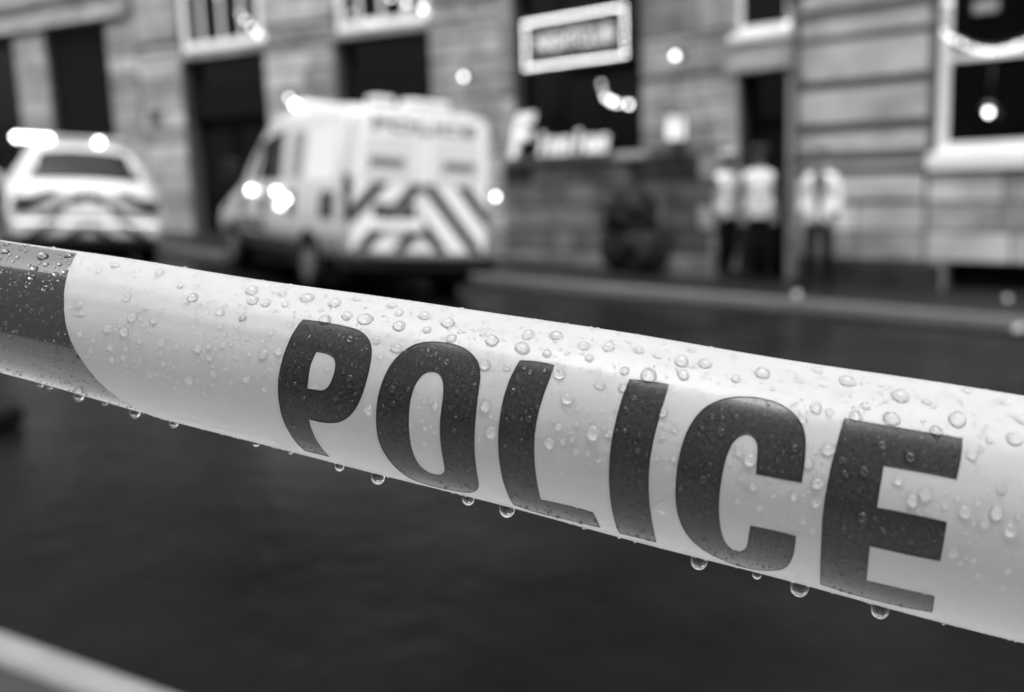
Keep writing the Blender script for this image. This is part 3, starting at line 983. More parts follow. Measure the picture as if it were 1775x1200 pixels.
# ---- strings of bulbs
def light_string(side, y, pts, label, m, r=.036):
    a0 = sum(p[0] for p in pts) / len(pts)
    z0 = min(p[1] for p in pts)
    t = empty('light_string', wall_frame(side, a0, y, z0), label, 'light string', 'strings of bulbs across the windows')
    tube('wire', M['metal_dark'], t, [(p[0] - a0, 0, p[1] - z0 + .05) for p in pts], .008, 6)
    for p in pts:
        lathe('socket', M['metal_dark'], t, [(.014, .02), (.018, .05)], 8, 'Z', (p[0] - a0, 0, p[1] - z0))
        mm, rr = (p[2], p[3]) if len(p) > 2 else (m, r)
        ball('bulb', mm, t, (p[0] - a0, 0, p[1] - z0), rr, 10)
    return t
D_, B_ = M['bulb_dim'], M['bulb']
light_string('L', -.12, [(-6.6, 5.9, D_, .03), (-6.1, 5.3, D_, .03), (-5.56, 4.90, D_, .036), (-5.44, 4.78, B_, .026), (-5.28, 4.62, B_, .026), (-5.16, 4.51, B_, .028), (-5.03, 4.42, D_, .034)], 'string of bulbs hanging across the leftmost white fanlight', B_)
light_string('L', -.12, [(-3.3, 4.95, D_, .025), (-2.89, 4.62, D_, .032), (-2.55, 4.47, D_, .036), (-2.48, 4.40, D_, .03)], 'faint string of bulbs at left side of the fanlight above the van', D_)
light_string('L', -.12, [(-2.3, 5.0, B_, .03), (-2.07, 4.80, B_, .028), (-1.74, 4.67, B_, .032), (-1.42, 4.55, B_, .034), (-1.33, 4.49, D_, .030)], 'bright string of bulbs at right side of the fanlight above the van', B_)
light_string('R', -.10, [(2.15, 3.01, D_, .034), (2.19, 2.89, D_, .030), (2.23, 2.80, B_, .028), (2.34, 2.74, B_, .036), (2.44, 2.70, B_, .028), (2.65, 2.67, B_, .034)], 'short string of bulbs drooping inside the right of the bar window', B_)
light_string('R', -.30, [(5.29, 3.48, D_, .034), (5.42, 3.9, D_, .034)], 'single faint bulb at the white window above the dark door', D_)

# ---- garland and plaque in the right window
swag = [(7.28, 3.48), (7.25, 3.30), (7.24, 3.15), (7.30, 3.09), (7.36, 3.05), (7.44, 3.00), (7.51, 2.96), (7.59, 2.92), (7.66, 2.90), (7.74, 2.88), (7.81, 2.87), (7.89, 2.88), (7.96, 2.89), (8.03, 2.91), (8.10, 2.93), (8.17, 2.96), (8.24, 2.99), (8.31, 3.04), (8.38, 3.10), (8.44, 3.2)]
light_string('R', -.20, [(p[0], p[1], M['bulb_dim'] if k == 1 else M['bulb_swag'], .010 if k == 1 else (.018, .024, .016, .021)[k % 4]) for k, p in enumerate(swag)], 'bright swag of close-set bulbs across the white framed window at right', M['bulb_ring'])
pq = empty('window_plaque', wall_frame('R', 7.66, -.13, 3.39), 'small pale plaque inside the upper pane of the right window', 'plaque')
box('plaque_board', M['plain_stone'], pq, -.13, .13, .0, .015, -.06, .06, bevel=.004)
box('plaque_frame', M['metal_dark'], pq, -.15, .15, .016, .03, -.08, .08, bevel=.004)

pl = empty('window_lamp', wall_frame('R', 7.77, -.22, 2.20), 'single lit lamp in the lower pane of the right window', 'lamp')
ball('bulb', M['bulb'], pl, (0, 0, 0), .037, 12)
lathe('shade', M['metal_dark'], pl, [(.02, .12), (.05, .10), (.09, .04), (.085, .035)], 14)
tube('cord', M['metal_dark'], pl, [(0, 0, .12), (0, .1, .60)], .006, 6)

# ---- white script lettering standing on the bar window sill
sc_ = empty('script_sign', wall_frame('R', 1.28, -.22, 1.985), 'white cut-out script lettering standing on the sill of the bar window', 'sign')
box('base_rail', M['metal_dark'], sc_, -1.12, 1.12, -.02, .04, -.035, .0)
def cut_letter(ch, x, size, lift, w, lean=.25):
    cu = bpy.data.curves.new('letter', 'FONT')
    cu.body, cu.size, cu.shear, cu.extrude, cu.offset, cu.resolution_u = ch, size, lean, .02, size * .045, 3
    cu.align_x = 'CENTER'
    tmp = bpy.data.objects.new('letter', cu)
    COL.objects.link(tmp)
    me = bpy.data.meshes.new_from_object(tmp.evaluated_get(bpy.context.evaluated_depsgraph_get()))
    bpy.data.objects.remove(tmp)
    k = w / (max(v.co.x for v in me.vertices) - min(v.co.x for v in me.vertices))
    me.transform(Matrix.Rotation(R(90), 4, 'X') @ Matrix.Diagonal((k, 1, 1, 1)))
    me.materials.clear()
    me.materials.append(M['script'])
    o = bpy.data.objects.new('letter', me)
    COL.objects.link(o)
    o.parent = sc_
    o.location = (x, -.0, lift)
cut_letter('F', -.78, .92, .02, .60, .35)
for k, ch in enumerate('innies'):
    cut_letter(ch, -.28 + .245 * k, .50, .02, .13 if ch == 'i' else .22)

# ---- black bags against the lower wall
def lump(name, m, parent, c, rx, ry, rz, seed):
    bm = bmesh.new()
    bmesh.ops.create_icosphere(bm, subdivisions=4, radius=1.0)
    rr = random.Random(seed)
    ph = [(Vector((rr.uniform(-1, 1), rr.uniform(-1, 1), rr.uniform(-1, 1))).normalized(), rr.uniform(3, 9), rr.uniform(0, 6)) for _ in range(9)]
    for v in bm.verts:
        n = v.co.normalized()
        d = 1 + sum(.035 * math.sin(f * n.dot(a) * 2 + p) for a, f, p in ph)
        q = n * d
        z = max(q.z, -.72)
        v.co = Vector((c[0] + q.x * rx, c[1] + q.y * ry, c[2] + z * rz))
    return from_bm(name, bm, m, parent, True)
for a, z, rx, rz, sd, lab, tie in ((3.02, .0, .52, .44, 3, 'bulging black rubbish bag at the foot of the sooty wall', False),
                             (2.96, .56, .40, .42, 8, 'black rubbish bag slumped on top of another against the sooty wall', True)):
    b = empty('rubbish_bag', wall_frame('R', a, -.50, 0), lab, 'bag', 'black bags by the wall')
    gnd = gz(b.matrix_world.translation.x) + .126
    b.matrix_world = wall_frame('R', a, -.50, gnd + z)
    lump('bag_body', M['bag'], b, (0, 0, rz * .70), rx, .32, rz, sd)
    lathe('tied_neck', M['bag'], b, [(.10, rz * 1.60), (.04, rz * 1.72), (.035, rz * 1.78), (.09, rz * 1.95), (.02, rz * 1.97)], 10, 'Z', (.12 if tie else -.2, 0, 0))

# ---- dark foot of a barrier at the left edge of the road
bf = empty('road_barrier', Matrix.Translation((-2.80, 5.25, gz(-2.80))) @ Matrix.Rotation(R(-20), 4, 'Z'), 'dark rubber based road barrier on wet road at left edge', 'barrier')
bmx = bmesh.new()
bm_box(bmx, -.42, .12, -.11, .11, 0, .12, bevel=.03)
from_bm('rubber_base', bmx, M['tyre'], bf)
tube('post', M['metal_dark'], bf, [(-.3, 0, .1), (-.3, 0, 1.0)], .022, 10)

# ---- small pale specks by the kerb
for k, (x, y, r, lab) in enumerate(((3.39, 11.69, .045, 'small pale speck by the feet of the person at right'), (4.53, 8.77, .04, 'small pale speck on the kerb at right edge'), (5.43, 10.79, .035, 'faint pale speck on the pavement below the right window'))):
    bm = bmesh.new()
    bmesh.ops.create_icosphere(bm, subdivisions=2, radius=r)
    for v in bm.verts:
        v.co *= rnd.uniform(.7, 1.15)
        v.co.z = max(v.co.z, -r * .6) + r * .6
    o = from_bm('pale_speck', bm, M['speck'])
    o.location = (x, y, gz(x) + .131)
    tag(o, lab, 'speck', 'pale specks by the kerb')
GLYPHS={'P':[[(94.17,24.37),(96.26,24.5),(101.36,24.54),(106.54,24.27),(109.28,23.65),(111.56,22.07),(112.95,20.05),(113.72,17.16),(113.9,12.69),(113.47,8.61),(112.5,5.18),(110.64,2.27),(108.15,0.43),(105.58,-0.23),(102.98,-0.28),(100.6,-0.13),(100.94,-2.33),(101.76,-5.48),(102.94,-9.45),(104.28,-13.41),(102.11,-13.3),(97.59,-13.02),(96.43,-10.3),(95.03,-5.77),(93.74,-1.54),(93.01,2.21),(92.39,6.5),(92.21,10.99),(92.46,15.48),(93.0,19.36),(93.54,22.64)],[(100.16,16.75),(102.69,16.74),(104.54,16.11),(105.5,14.83),(105.7,12.23),(105.18,9.53),(104.14,8.14),(102.93,7.75),(99.75,7.74),(99.67,9.69),(99.49,13.7)]],'O':[[(126.17,23.87),(129.74,24.23),(133.51,23.79),(136.31,22.43),(138.66,20.37),(139.88,17.57),(140.24,14.69),(140.77,8.91),(141.18,4.02),(141.77,-1.16),(142.55,-5.98),(143.17,-11.15),(142.4,-13.97),(140.17,-16.68),(136.55,-17.41),(131.79,-18.13),(126.08,-16.71),(122.73,-12.12),(120.69,-8.26),(119.0,-4.6),(117.96,-0.84),(117.36,3.93),(117.14,8.8),(117.68,13.27),(118.74,17.18),(120.67,20.45),(122.85,22.7)],[(128.72,16.35),(130.4,16.09),(131.64,14.66),(132.42,12.01),(132.62,8.9),(132.74,5.36),(133.36,0.9),(134.35,-3.99),(134.89,-7.68),(134.2,-9.48),(132.67,-10.49),(129.97,-9.87),(128.01,-7.26),(126.82,-3.73),(125.92,0.33),(125.29,4.89),(125.02,8.46),(125.19,11.66),(125.98,14.38),(127.23,15.87)]],'L':[[(147.77,22.24),(151.83,22.68),(155.82,22.34),(155.62,19.12),(154.97,14.55),(154.69,10.2),(154.77,5.87),(155.5,0.38),(156.66,-5.17),(157.99,-11.77),(161.76,-11.88),(166.24,-11.96),(170.22,-12.44),(171.36,-15.26),(172.33,-19.33),(169.44,-19.66),(163.29,-19.61),(156.51,-20.04),(151.16,-17.7),(149.87,-11.57),(148.51,-5.85),(147.31,-0.12),(146.54,4.95),(146.26,9.8),(146.31,14.16),(146.81,18.24)]],'I':[[(172.94,21.67),(176.87,22.02),(181.54,21.99),(181.44,19.96),(181.0,14.95),(180.64,9.76),(180.71,4.61),(181.34,-0.75),(182.59,-6.69),(184.06,-12.6),(185.55,-20.19),(182.49,-20.17),(176.77,-20.02),(174.76,-11.18),(173.34,-4.82),(172.43,0.54),(171.88,5.43),(171.78,10.15),(171.98,14.89),(172.46,19.39)]],'C':[[(197.05,21.98),(201.1,22.41),(204.71,22.06),(207.9,20.54),(210.43,18.12),(211.67,15.07),(212.28,10.51),(212.49,5.38),(207.81,5.43),(203.06,5.61),(202.77,7.87),(202.47,10.88),(201.77,12.57),(200.35,13.53),(198.89,13.29),(197.38,11.83),(196.42,8.83),(196.22,4.65),(196.5,-0.17),(197.28,-4.77),(198.5,-9.29),(200.01,-12.95),(201.93,-15.15),(203.76,-15.09),(204.78,-13.48),(204.65,-10.5),(204.2,-6.29),(208.75,-6.33),(213.81,-6.65),(214.36,-9.86),(214.61,-13.95),(214.13,-17.98),(212.55,-20.76),(209.25,-23.38),(205.07,-24.37),(200.44,-21.75),(196.3,-18.68),(192.56,-14.48),(189.76,-9.67),(187.9,-4.51),(186.98,0.71),(186.59,6.09),(187.01,11.41),(188.33,15.34),(190.36,18.47),(193.61,20.82)]],'E':[[(219.08,20.74),(226.2,20.55),(234.91,20.55),(242.69,20.51),(242.7,16.02),(242.24,11.39),(235.25,11.63),(227.87,11.62),(227.87,7.18),(228.12,2.91),(234.88,2.77),(241.89,2.39),(242.27,-2.03),(242.67,-6.39),(235.56,-6.26),(228.67,-5.84),(229.48,-10.64),(230.58,-15.95),(237.26,-16.19),(244.38,-16.3),(246.06,-23.44),(239.6,-24.8),(230.48,-24.88),(222.44,-22.94),(219.56,-9.12),(217.82,-0.34),(217.47,7.37),(217.92,13.54),(218.55,18.5)]],'band':[[(25.67,37.65),(28.05,31.39),(29.18,27.68),(30.35,24.11),(31.71,20.52),(33.08,16.77),(34.19,13.96),(35.74,10.79),(37.53,7.81),(39.76,4.75),(42.5,0.78),(45.43,-2.85),(48.54,-6.47),(50.82,-8.17)]]}
BEADS=[(92.2,31.6,3.89),(99.5,31.2,3.45),(103.8,34.2,2.25),(104.1,27.5,3.0),(108.8,27.3,3.79),(117.4,26.9,3.36),(122.1,31.5,3.2),(116.0,31.1,2.21),(113.1,33.6,2.63),(124.2,27.0,2.36),(128.4,30.1,3.36),(79.6,27.8,3.07),(83.2,27.6,2.65),(85.5,31.8,2.47),(88.1,28.0,2.03),(77.7,31.4,3.72),(125.9,35.2,1.81),(130.6,25.5,2.73),(113.4,21.9,2.36),(118.8,20.6,2.93),(79.4,22.2,2.02),(91.6,22.5,2.0),(87.7,19.7,1.8),(87.4,14.1,2.58),(91.0,15.5,2.18),(82.2,17.3,1.4),(137.5,28.1,1.76),(107.2,21.1,2.17),(109.5,11.8,1.95),(107.1,6.6,1.57),(115.7,17.9,1.36),(115.4,5.1,2.53),(112.2,-1.8,2.17),(131.1,8.3,2.1),(120.3,10.7,1.93),(131.4,19.2,1.73),(139.0,14.6,1.52),(143.6,-3.4,1.53),(103.8,13.1,1.37),(99.4,25.2,3.2),(147.8,29.9,3.18),(154.0,31.2,3.52),(140.1,26.6,3.41),(147.5,25.6,3.77),(153.4,25.1,2.4),(161.0,28.9,2.89),(166.6,29.8,3.13),(173.4,30.4,2.64),(163.1,25.5,2.29),(171.4,23.6,2.45),(183.2,29.2,3.7),(188.4,29.6,3.31),(184.2,25.1,3.04),(177.7,29.5,2.0),(185.1,33.8,1.92),(176.8,23.4,3.98),(157.5,20.2,2.93),(166.8,19.2,2.57),(160.4,15.0,3.04),(140.2,19.8,2.88),(145.4,20.0,2.15),(142.6,10.2,2.85),(145.0,4.7,3.09),(158.4,4.6,2.81),(167.6,8.5,3.62),(170.9,8.7,2.08),(159.8,8.6,1.78),(161.4,5.3,1.78),(163.3,6.1,1.77),(164.6,3.8,1.49),(167.3,3.9,1.63),(169.9,2.5,1.77),(143.6,-3.4,1.45),(185.3,-6.0,3.15),(150.9,19.7,1.43),(148.1,14.7,1.8),(152.9,9.2,1.88),(174.8,17.5,1.62),(173.5,14.4,1.76),(181.4,15.3,2.53),(182.4,10.3,1.92),(184.6,11.9,1.6),(185.7,5.8,1.46),(163.0,13.0,1.49),(165.2,13.3,1.3),(163.6,10.0,1.4),(159.0,-0.3,1.32),(162.0,-2.2,1.23),(159.4,-2.9,1.23),(170.6,-2.1,1.31),(165.2,-5.3,1.14),(172.0,19.3,2.1),(177.4,9.7,1.38),(192.5,2.3,1.72),(178.7,-11.8,1.33),(180.2,-6.3,1.21),(201.0,29.7,3.83),(219.2,31.6,3.95),(230.2,29.2,4.14),(241.7,25.1,4.15),(228.5,22.5,3.81),(252.8,22.4,3.48),(221.2,21.6,2.8),(213.0,22.0,2.83),(223.0,24.7,2.16),(235.6,28.8,2.31),(213.0,34.1,2.41),(209.0,29.4,2.22),(195.5,26.5,2.38),(244.4,35.0,2.35),(250.7,32.7,2.32),(254.6,28.1,3.03),(244.7,17.1,2.72),(216.5,13.0,3.12),(215.6,5.6,3.11),(216.0,1.6,2.52),(236.9,7.0,3.2),(234.6,5.4,2.96),(244.9,5.0,2.93),(250.8,5.8,3.01),(254.0,3.1,3.15),(249.0,3.5,2.05),(250.9,11.0,2.34),(201.3,8.1,3.16),(203.0,2.7,2.14),(211.6,2.3,2.02),(205.4,-1.6,1.63),(198.7,9.5,1.79),(213.0,9.4,2.52),(231.3,9.3,2.38),(237.5,21.1,3.01),(232.8,14.4,2.49),(224.4,9.8,2.39),(227.1,16.0,2.11),(220.7,8.6,1.9),(225.8,0.4,2.5),(219.7,11.3,2.01),(244.6,-4.0,2.37),(255.9,-15.1,2.0),(255.6,-9.7,1.87),(249.5,-16.2,1.82),(246.5,-18.9,1.64),(211.2,-10.8,1.56),(195.7,-13.9,1.39),(236.0,-3.1,1.69),(222.9,-9.6,1.33),(194.4,13.1,2.16),(192.0,16.2,1.66),(209.8,12.2,1.82),(215.8,21.5,2.05),(210.6,18.7,2.15),(248.0,21.2,1.79),(247.1,7.2,1.37),(240.9,5.5,1.37),(254.8,5.9,1.26),(246.5,-5.9,1.38),(255.6,-5.5,1.56),(248.7,-4.8,1.47),(250.5,-7.9,1.48),(8.2,31.7,2.18),(19.2,31.9,3.25),(25.3,33.9,2.6),(19.8,27.2,2.14),(22.0,29.1,1.5),(25.5,29.8,1.37),(20.6,24.6,2.12),(26.3,26.5,1.61),(28.3,27.5,1.7),(11.5,25.0,1.71),(6.0,35.2,1.77),(25.7,22.2,1.9),(48.0,23.0,2.49),(36.3,19.4,2.29),(37.5,17.2,1.87),(51.3,18.3,2.67),(45.7,14.3,2.47),(50.3,14.3,2.67),(57.2,18.3,2.25),(54.8,12.8,1.84),(60.7,13.1,2.24),(64.5,25.9,3.09),(52.1,32.5,2.54),(73.2,23.0,2.44),(79.4,22.0,1.82),(39.5,32.6,2.56),(36.7,29.4,1.7),(54.1,21.2,1.44),(53.7,18.4,1.31),(38.4,12.0,1.66),(59.5,29.0,2.08),(70.5,13.1,2.02),(73.3,14.0,1.81),(76.7,14.7,1.81),(74.0,11.3,1.61),(69.1,5.1,2.44),(75.5,7.8,2.01),(84.2,7.6,2.0),(47.3,10.1,1.65),(51.2,8.1,1.85),(74.7,19.3,1.61),(67.5,20.5,1.42),(47.8,7.1,1.65)]
HANG=[(17.4,1.85),(20.2,1.7),(29.2,2.7),(37.0,1.7),(46.1,2.84),(57.5,2.41),(81.1,1.7),(90.8,1.14),(104.2,2.41),(114.6,3.55),(138.4,3.12),(148.4,3.83),(167.9,0.85),(176.6,0.71),(180.5,0.71),(196.0,3.98),(209.7,2.27),(219.6,4.26),(238.0,4.12),(252.1,0.99)]

# ------------------------------------------------------------------ the barrier tape: a 75 mm film curled about a gently sloping axis
A0 = Vector((-0.13939662, 0.27098571, 1.60133705))
TN = Vector((-0.15365109, -0.95206706, 0.26449888))
TB = Vector((0.23760928, 0.22422388, 0.94512723))
HW = 0.0375
TT = R(62)
def t_axis(l):
    return A0 + Vector((-0.00140038 * l * l + 0.96031793 * l, -0.00081624 * l * l - 0.2073728 * l, -0.0061646 * l * l - 0.18652829 * l))
def t_rad(l):
    return max(0.0165, -0.0148259 * l * l + 0.04066853 * l + 0.01856159)
def t_point(l, s, off=0.0):
    r = t_rad(l)
    th = TT - (HW - s) / r
    w = .00022 * math.sin(38 * l + 1.3 * th + .6) + .00012 * math.sin(95 * l - 2.1 * th) + .00010 * math.sin(61 * l + 3.1 * th + 2)
    w += .00016 * math.exp(-((s * 1000 - 23.0 + 40 * l) / 1.3) ** 2) / (1 + math.exp((l - .12) / .012))      # a soft lengthwise crease
    return t_axis(l) + (r + w + off) * (math.cos(th) * TN + math.sin(th) * TB)
def t_normal(l, s):
    e = 2e-4
    n = (t_point(l + e, s) - t_point(l - e, s)).cross(t_point(l, s + e) - t_point(l, s - e)).normalized()
    th = TT - (HW - s) / t_rad(l)
    o = math.cos(th) * TN + math.sin(th) * TB
    return n if n.dot(o) > 0 else -n

tape = empty('barrier_tape', Matrix.Translation(t_axis(0.13)), 'white plastic barrier tape with dark POLICE lettering, beaded with rain', 'barrier tape')
TI = Matrix.Translation(-t_axis(0.13))
def on_tape(name, vs, fs, m):
    me = bpy.data.meshes.new(name)
    me.from_pydata([tuple(TI @ Vector(v)) for v in vs], [], fs)
    return link_mesh(name, me, m, tape, True)

LS = [-1.5 + 1.25 * i / 50 for i in range(50)] + [-0.25 + 0.80 * i / 270 for i in range(271)] + [0.55 + 1.2 * i / 45 for i in range(1, 46)]
NL, NS = len(LS) - 1, 80
vs, fs = [], []
for lay in (0.0, -0.00025):
    for i in range(NL + 1):
        for j in range(NS + 1):
            vs.append(t_point(LS[i], -HW + 2 * HW * j / NS, lay))
N1 = (NL + 1) * (NS + 1)
for i in range(NL):
    for j in range(NS):
        a, b, c, d = i * (NS + 1) + j, (i + 1) * (NS + 1) + j, (i + 1) * (NS + 1) + j + 1, i * (NS + 1) + j + 1
        fs.append((a, b, c, d))
        fs.append((N1 + d, N1 + c, N1 + b, N1 + a))
for i in range(NL):
    for j in (0, NS):
        a, b = i * (NS + 1) + j, (i + 1) * (NS + 1) + j
        fs.append((a, N1 + a, N1 + b, b) if j == 0 else (b, N1 + b, N1 + a, a))
on_tape('film', vs, fs, M['tape'])

def smooth_ring(p, it=2, keep=50):
    """round the outline but keep the sharp corners."""
    for _ in range(it):
        q = []
        n = len(p)
        for i in range(n):
            a, b, c = Vector(p[i - 1][:2]), Vector(p[i][:2]), Vector(p[(i + 1) % n][:2])
            sharp = p[i][2] if len(p[i]) > 2 else (b - a).angle(c - b, 0) > R(keep)
            if sharp:
                q.append((b.x, b.y, True))
            else:
                u, w = a.lerp(b, .75), b.lerp(c, .25)
                q += [(u.x, u.y, False), (w.x, w.y, False)]
        p = q
    return [(x[0], x[1]) for x in p]

def inside(x, y, poly):
    r = False
    for (x0, y0), (x1, y1) in zip(poly, poly[1:] + poly[:1]):
        if (y0 > y) != (y1 > y) and x < (x1 - x0) * (y - y0) / (y1 - y0) + x0:
            r = not r
    return r

def print_patch(name, loops, m, off, step=1.0):
    """flat print laid on the film: outlines in millimetres along and across the tape."""
    pts, edges = [], []
    for lp in loops:
        lp2 = []
        for a, b in zip(lp, lp[1:] + lp[:1]):
            k = max(1, int(math.dist(a, b) / (step * .8)))
            lp2 += [(a[0] + (b[0] - a[0]) * i / k, a[1] + (b[1] - a[1]) * i / k) for i in range(k)]
        n0 = len(pts)
        pts += lp2
        edges += [(n0 + i, n0 + (i + 1) % len(lp2)) for i in range(len(lp2))]
    x0, x1 = min(p[0] for p in pts), max(p[0] for p in pts)
    y0, y1 = min(p[1] for p in pts), max(p[1] for p in pts)
    y = y0 + step / 2
    row = 0
    while y < y1:
        x = x0 + step * (.5 + .5 * (row % 2))
        while x < x1:
            if inside(x, y, loops[0]) and not any(inside(x, y, h) for h in loops[1:]):
                pts.append((x, y))
            x += step
        y += step
        row += 1
    v2, e2, f2, *_ = delaunay_2d_cdt([Vector(p) for p in pts], edges, [], 0, 1e-5)
    fs = []
    for f in f2:
        cx = sum(v2[i].x for i in f) / len(f)
        cy_ = sum(v2[i].y for i in f) / len(f)
        if inside(cx, cy_, loops[0]) and not any(inside(cx, cy_, h) for h in loops[1:]):
            fs.append(tuple(f))
    return on_tape(name, [t_point(v.x / 1000, v.y / 1000, off) for v in v2], fs, m)

LOOPS = {}
for ch in 'POLICE':
    LOOPS[ch] = [smooth_ring(lp) for lp in GLYPHS[ch]]
    lo = print_patch('letter', LOOPS[ch], M['ink'], 0.00006)
    lo['label'] = 'dark printed letter ' + ch
    for q, lp in enumerate(LOOPS[ch]):
        vs, fs = [], []
        n = len(lp)
        area = sum(a[0] * b[1] - b[0] * a[1] for a, b in zip(lp, lp[1:] + lp[:1]))
        sgn = (1 if area > 0 else -1) * (1 if q == 0 else -1)
        dense = []
        for a, b in zip(lp, lp[1:] + lp[:1]):
            k = max(1, int(math.dist(a, b) / .8))
            dense += [(a[0] + (b[0] - a[0]) * i / k, a[1] + (b[1] - a[1]) * i / k) for i in range(k)]
        n = len(dense)
        for i in range(n):
            a, b, c = Vector(dense[i - 1]), Vector(dense[i]), Vector(dense[(i + 1) % n])
            t = (c - a).normalized()
            nn = Vector((-t.y, t.x)) * sgn
            for o_, h_ in ((-.04, .00007), (.10, .00016), (.30, .00007)):
                vs.append(t_point((b.x + nn.x * o_) / 1000, (b.y + nn.y * o_) / 1000, h_))
        for i in range(n):
            j = (i + 1) % n
            for k in range(2):
                fs.append((i * 3 + k, j * 3 + k, j * 3 + k + 1, i * 3 + k + 1))
        eo = on_tape('letter_edge', vs, fs, M['ink_edge'])
        eo.parent = lo
band_edge = GLYPHS['band'][0]
bl_ = smooth_ring([(-200, 37.4), (25.7, 37.4)] + band_edge[1:] + [(54, -13), (58, -20), (62, -28), (66, -37.4), (-200, -37.4)], 1, 70)
print_patch('printed_band', [bl_], M['ink_band'], 0.00006, 1.6)['label'] = 'dark printed band at left end of the tape'

# ------------------------------------------------------------------ rain on the tape
def cap_mesh(seg, rings, h, flat=1.0):
    """a bead of water: a spherical cap of unit radius that starts just below the film."""
    Rc = (1 + h * h) / (2 * h)
    a1 = math.asin(min(1, 1 / Rc)) if h <= 1 else math.pi - math.asin(1 / Rc)
    vs, fs = [(0, 0, h)], []
    for i in range(1, rings + 1):
        a = a1 * i / rings
        for k in range(seg):
            t = 2 * math.pi * k / seg
            vs.append((Rc * math.sin(a) * math.cos(t), Rc * math.sin(a) * math.sin(t), Rc * math.cos(a) - Rc + h))
    for k in range(seg):
        vs.append((1.02 * math.cos(2 * math.pi * k / seg), 1.02 * math.sin(2 * math.pi * k / seg), -.14))
    for k in range(seg):
        fs.append((0, 1 + k, 1 + (k + 1) % seg))
    for i in range(rings):
        for k in range(seg):
            p, q = 1 + i * seg + k, 1 + i * seg + (k + 1) % seg
            fs.append((p, p + seg, q + seg, q))
    return vs, fs

bead_meshes = []
for h in (.50, .62, .74):
    me = bpy.data.meshes.new('water_drop')
    me.from_pydata(*[q if i else q for i, q in enumerate((cap_mesh(20, 7, h)[0], [], cap_mesh(20, 7, h)[1]))])
    me.materials.append(M['water'])
    for f in me.polygons:
        f.use_smooth = True
    bead_meshes.append(me)

def bead_frame(l, s, sx, sy, spin):
    n = t_normal(l, s)
    u = (t_point(l + 2e-4, s) - t_point(l, s)).normalized()
    w = n.cross(u)
    m = Matrix((u, w, n)).transposed().to_4x4()
    return Matrix.Translation(t_point(l, s, .00005)) @ m @ Matrix.Rotation(spin, 4, 'Z') @ Matrix.Diagonal((sx, sy, (sx + sy) / 2, 1))

def edge_l(s):
    e = sorted(band_edge, key=lambda p: p[1])
    if s <= e[0][1]:
        return e[0][0]
    for p, q in zip(e, e[1:]):
        if p[1] <= s <= q[1]:
            return p[0] + (q[0] - p[0]) * (s - p[1]) / (q[1] - p[1] + 1e-9)
    return e[-1][0]
SPAN = [('P', 92, 114), ('O', 117, 143), ('L', 146, 172), ('I', 172, 185), ('C', 187, 214), ('E', 218, 245)]
def zone(l, s):
    if l < edge_l(s):
        return 'raindrop on the dark printed band at left end of tape'
    for ch in LOOPS:
        if inside(l, s, LOOPS[ch][0]) and not any(inside(l, s, h) for h in LOOPS[ch][1:]):
            return 'raindrop on the dark letter %s of the tape' % ch
    if l < 92:
        return 'raindrop on %s white tape between dark band and letter P' % ('upper' if s > 22 else 'middle' if s > 5 else 'lower')
    if l > 245:
        return 'raindrop on %s white tape right of letter E' % ('upper' if s > 12 else 'middle' if s > -5 else 'lower')
    for ch, a, b in SPAN:
        if l < b + 1.5:
            if s > 21:
                return 'raindrop on bright upper strip of tape above letter %s' % ch
            if a <= l:
                return 'raindrop on white tape inside or beside letter %s' % ch
            return 'raindrop on white tape just left of letter %s' % ch
    return 'raindrop on %s white tape right of letter E' % ('upper' if s > 12 else 'middle' if s > -5 else 'lower')

ORD = ['first', 'second', 'third', 'fourth', 'fifth', 'sixth', 'seventh', 'eighth', 'ninth', 'tenth', 'eleventh', 'twelfth', 'thirteenth', 'fourteenth', 'fifteenth', 'sixteenth', 'seventeenth',
       'eighteenth', 'nineteenth', 'twentieth', 'twenty-first', 'twenty-second', 'twenty-third', 'twenty-fourth', 'twenty-fifth', 'twenty-sixth', 'twenty-seventh', 'twenty-eighth', 'twenty-ninth', 'thirtieth']
seen = {}
for l, s, d in sorted(BEADS):
    r = d / 2000 * .98
    asp = rnd.uniform(.90, 1.10)
    o = bpy.data.objects.new('water_drop', rnd.choice(bead_meshes))
    COL.objects.link(o)
    o.matrix_world = bead_frame(l / 1000, s / 1000, r * asp, r / asp, rnd.uniform(0, 6.28))
    zl = zone(l, s)
    seen[zl] = seen.get(zl, 0) + 1
    size = 'large' if d > 3 else 'small' if d < 1.9 else 'clear'
    tag(o, '%s %s, %s from left' % (size, zl, ORD[seen[zl] - 1]), 'water drop', zl.replace('raindrop', 'raindrops'))

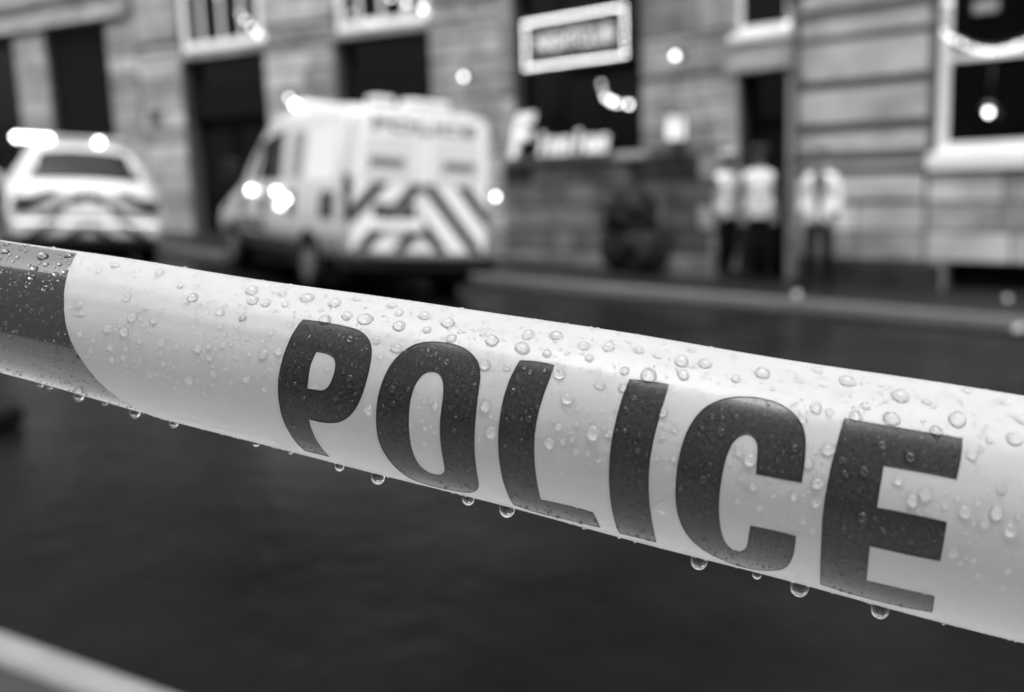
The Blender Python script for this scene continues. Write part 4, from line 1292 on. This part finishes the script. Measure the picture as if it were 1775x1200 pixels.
# pendant drops along the lower edge
me = bpy.data.meshes.new('hanging_drop')
bm = bmesh.new()
bmesh.ops.create_uvsphere(bm, u_segments=20, v_segments=14, radius=1.0)
for v in bm.verts:
    if v.co.z > 0:
        v.co.x *= 1 + .30 * v.co.z ** 2
        v.co.y *= 1 + .30 * v.co.z ** 2
bm.to_mesh(me)
bm.free()
me.materials.append(M['water'])
for f in me.polygons:
    f.use_smooth = True
def hang_label(l):
    if l < 60:
        return 'under the dark band and its edge'
    if l < 92:
        return 'between dark band and letter P'
    for ch, a, b in SPAN:
        if l < b + 2:
            return 'under letter ' + ch
    return 'right of letter E'
for nth, (l, d) in enumerate(sorted(HANG)):
    l /= 1000
    r = t_rad(l)
    s = HW - (TT + R(90)) * r
    o = bpy.data.objects.new('hanging_drop', me)
    COL.objects.link(o)
    q = d / 2000
    o.matrix_world = Matrix.Translation(t_point(l, s) + Vector((0, 0, -.42 * q))) @ Matrix.Diagonal((q, q, q * (.85 if d < 2 else 1.12), 1))
    size = 'large' if d > 3 else 'small' if d > 1.5 else 'tiny'
    tag(o, '%s hanging drop below tape %s, %s from left' % (size, hang_label(l * 1000), ORD[nth]), 'water drop', 'drops hanging from the lower edge of the tape')

# fine droplets too many to count
cv, cf = cap_mesh(10, 4, .72)
vs, fs = [], []
placed = [(l, s, d / 2) for l, s, d in BEADS]
cell = {}
def put(l, s, d):
    cell.setdefault((int(l // 3), int(s // 3)), []).append((l, s, d))
for b in placed:
    put(*b)
def clash(l, s, d):
    i, j = int(l // 3), int(s // 3)
    return any(math.hypot(l - x, s - y) < d + r_ for a in (-1, 0, 1) for b in (-1, 0, 1) for x, y, r_ in cell.get((i + a, j + b), ()))
count = 0
rd = random.Random(21)
while count < 5200:
    l, s = rd.uniform(-14, 285), rd.uniform(-37, 37.2)
    d = (.22 + rd.random() ** 2.4 * .45) if count < 2500 else min(.45, .10 + rd.expovariate(1 / .11))
    if s < -8 and rd.random() < .25:
        continue
    ang_ = math.degrees(TT - (HW - s / 1000) / t_rad(l / 1000))
    if ang_ < -112 or (ang_ < -70 and (d > .3 or rd.random() < .8)):
        continue
    if clash(l, s, d * 1.05):
        continue
    put(l, s, d)
    m = bead_frame(l / 1000, s / 1000, d / 1000, d / 1000 * rd.uniform(.85, 1.1), rd.uniform(0, 6.28))
    n0 = len(vs)
    vs += [m @ Vector(v) for v in cv]
    fs += [tuple(n0 + q for q in f) for f in cf]
    count += 1
me = bpy.data.meshes.new('fine_droplets')
me.from_pydata([tuple(v) for v in vs], [], fs)
fd = link_mesh('fine_droplets', me, M['water'], None, True)
tag(fd, 'fine mist of tiny rain droplets over the whole tape', 'droplets', kind='stuff')
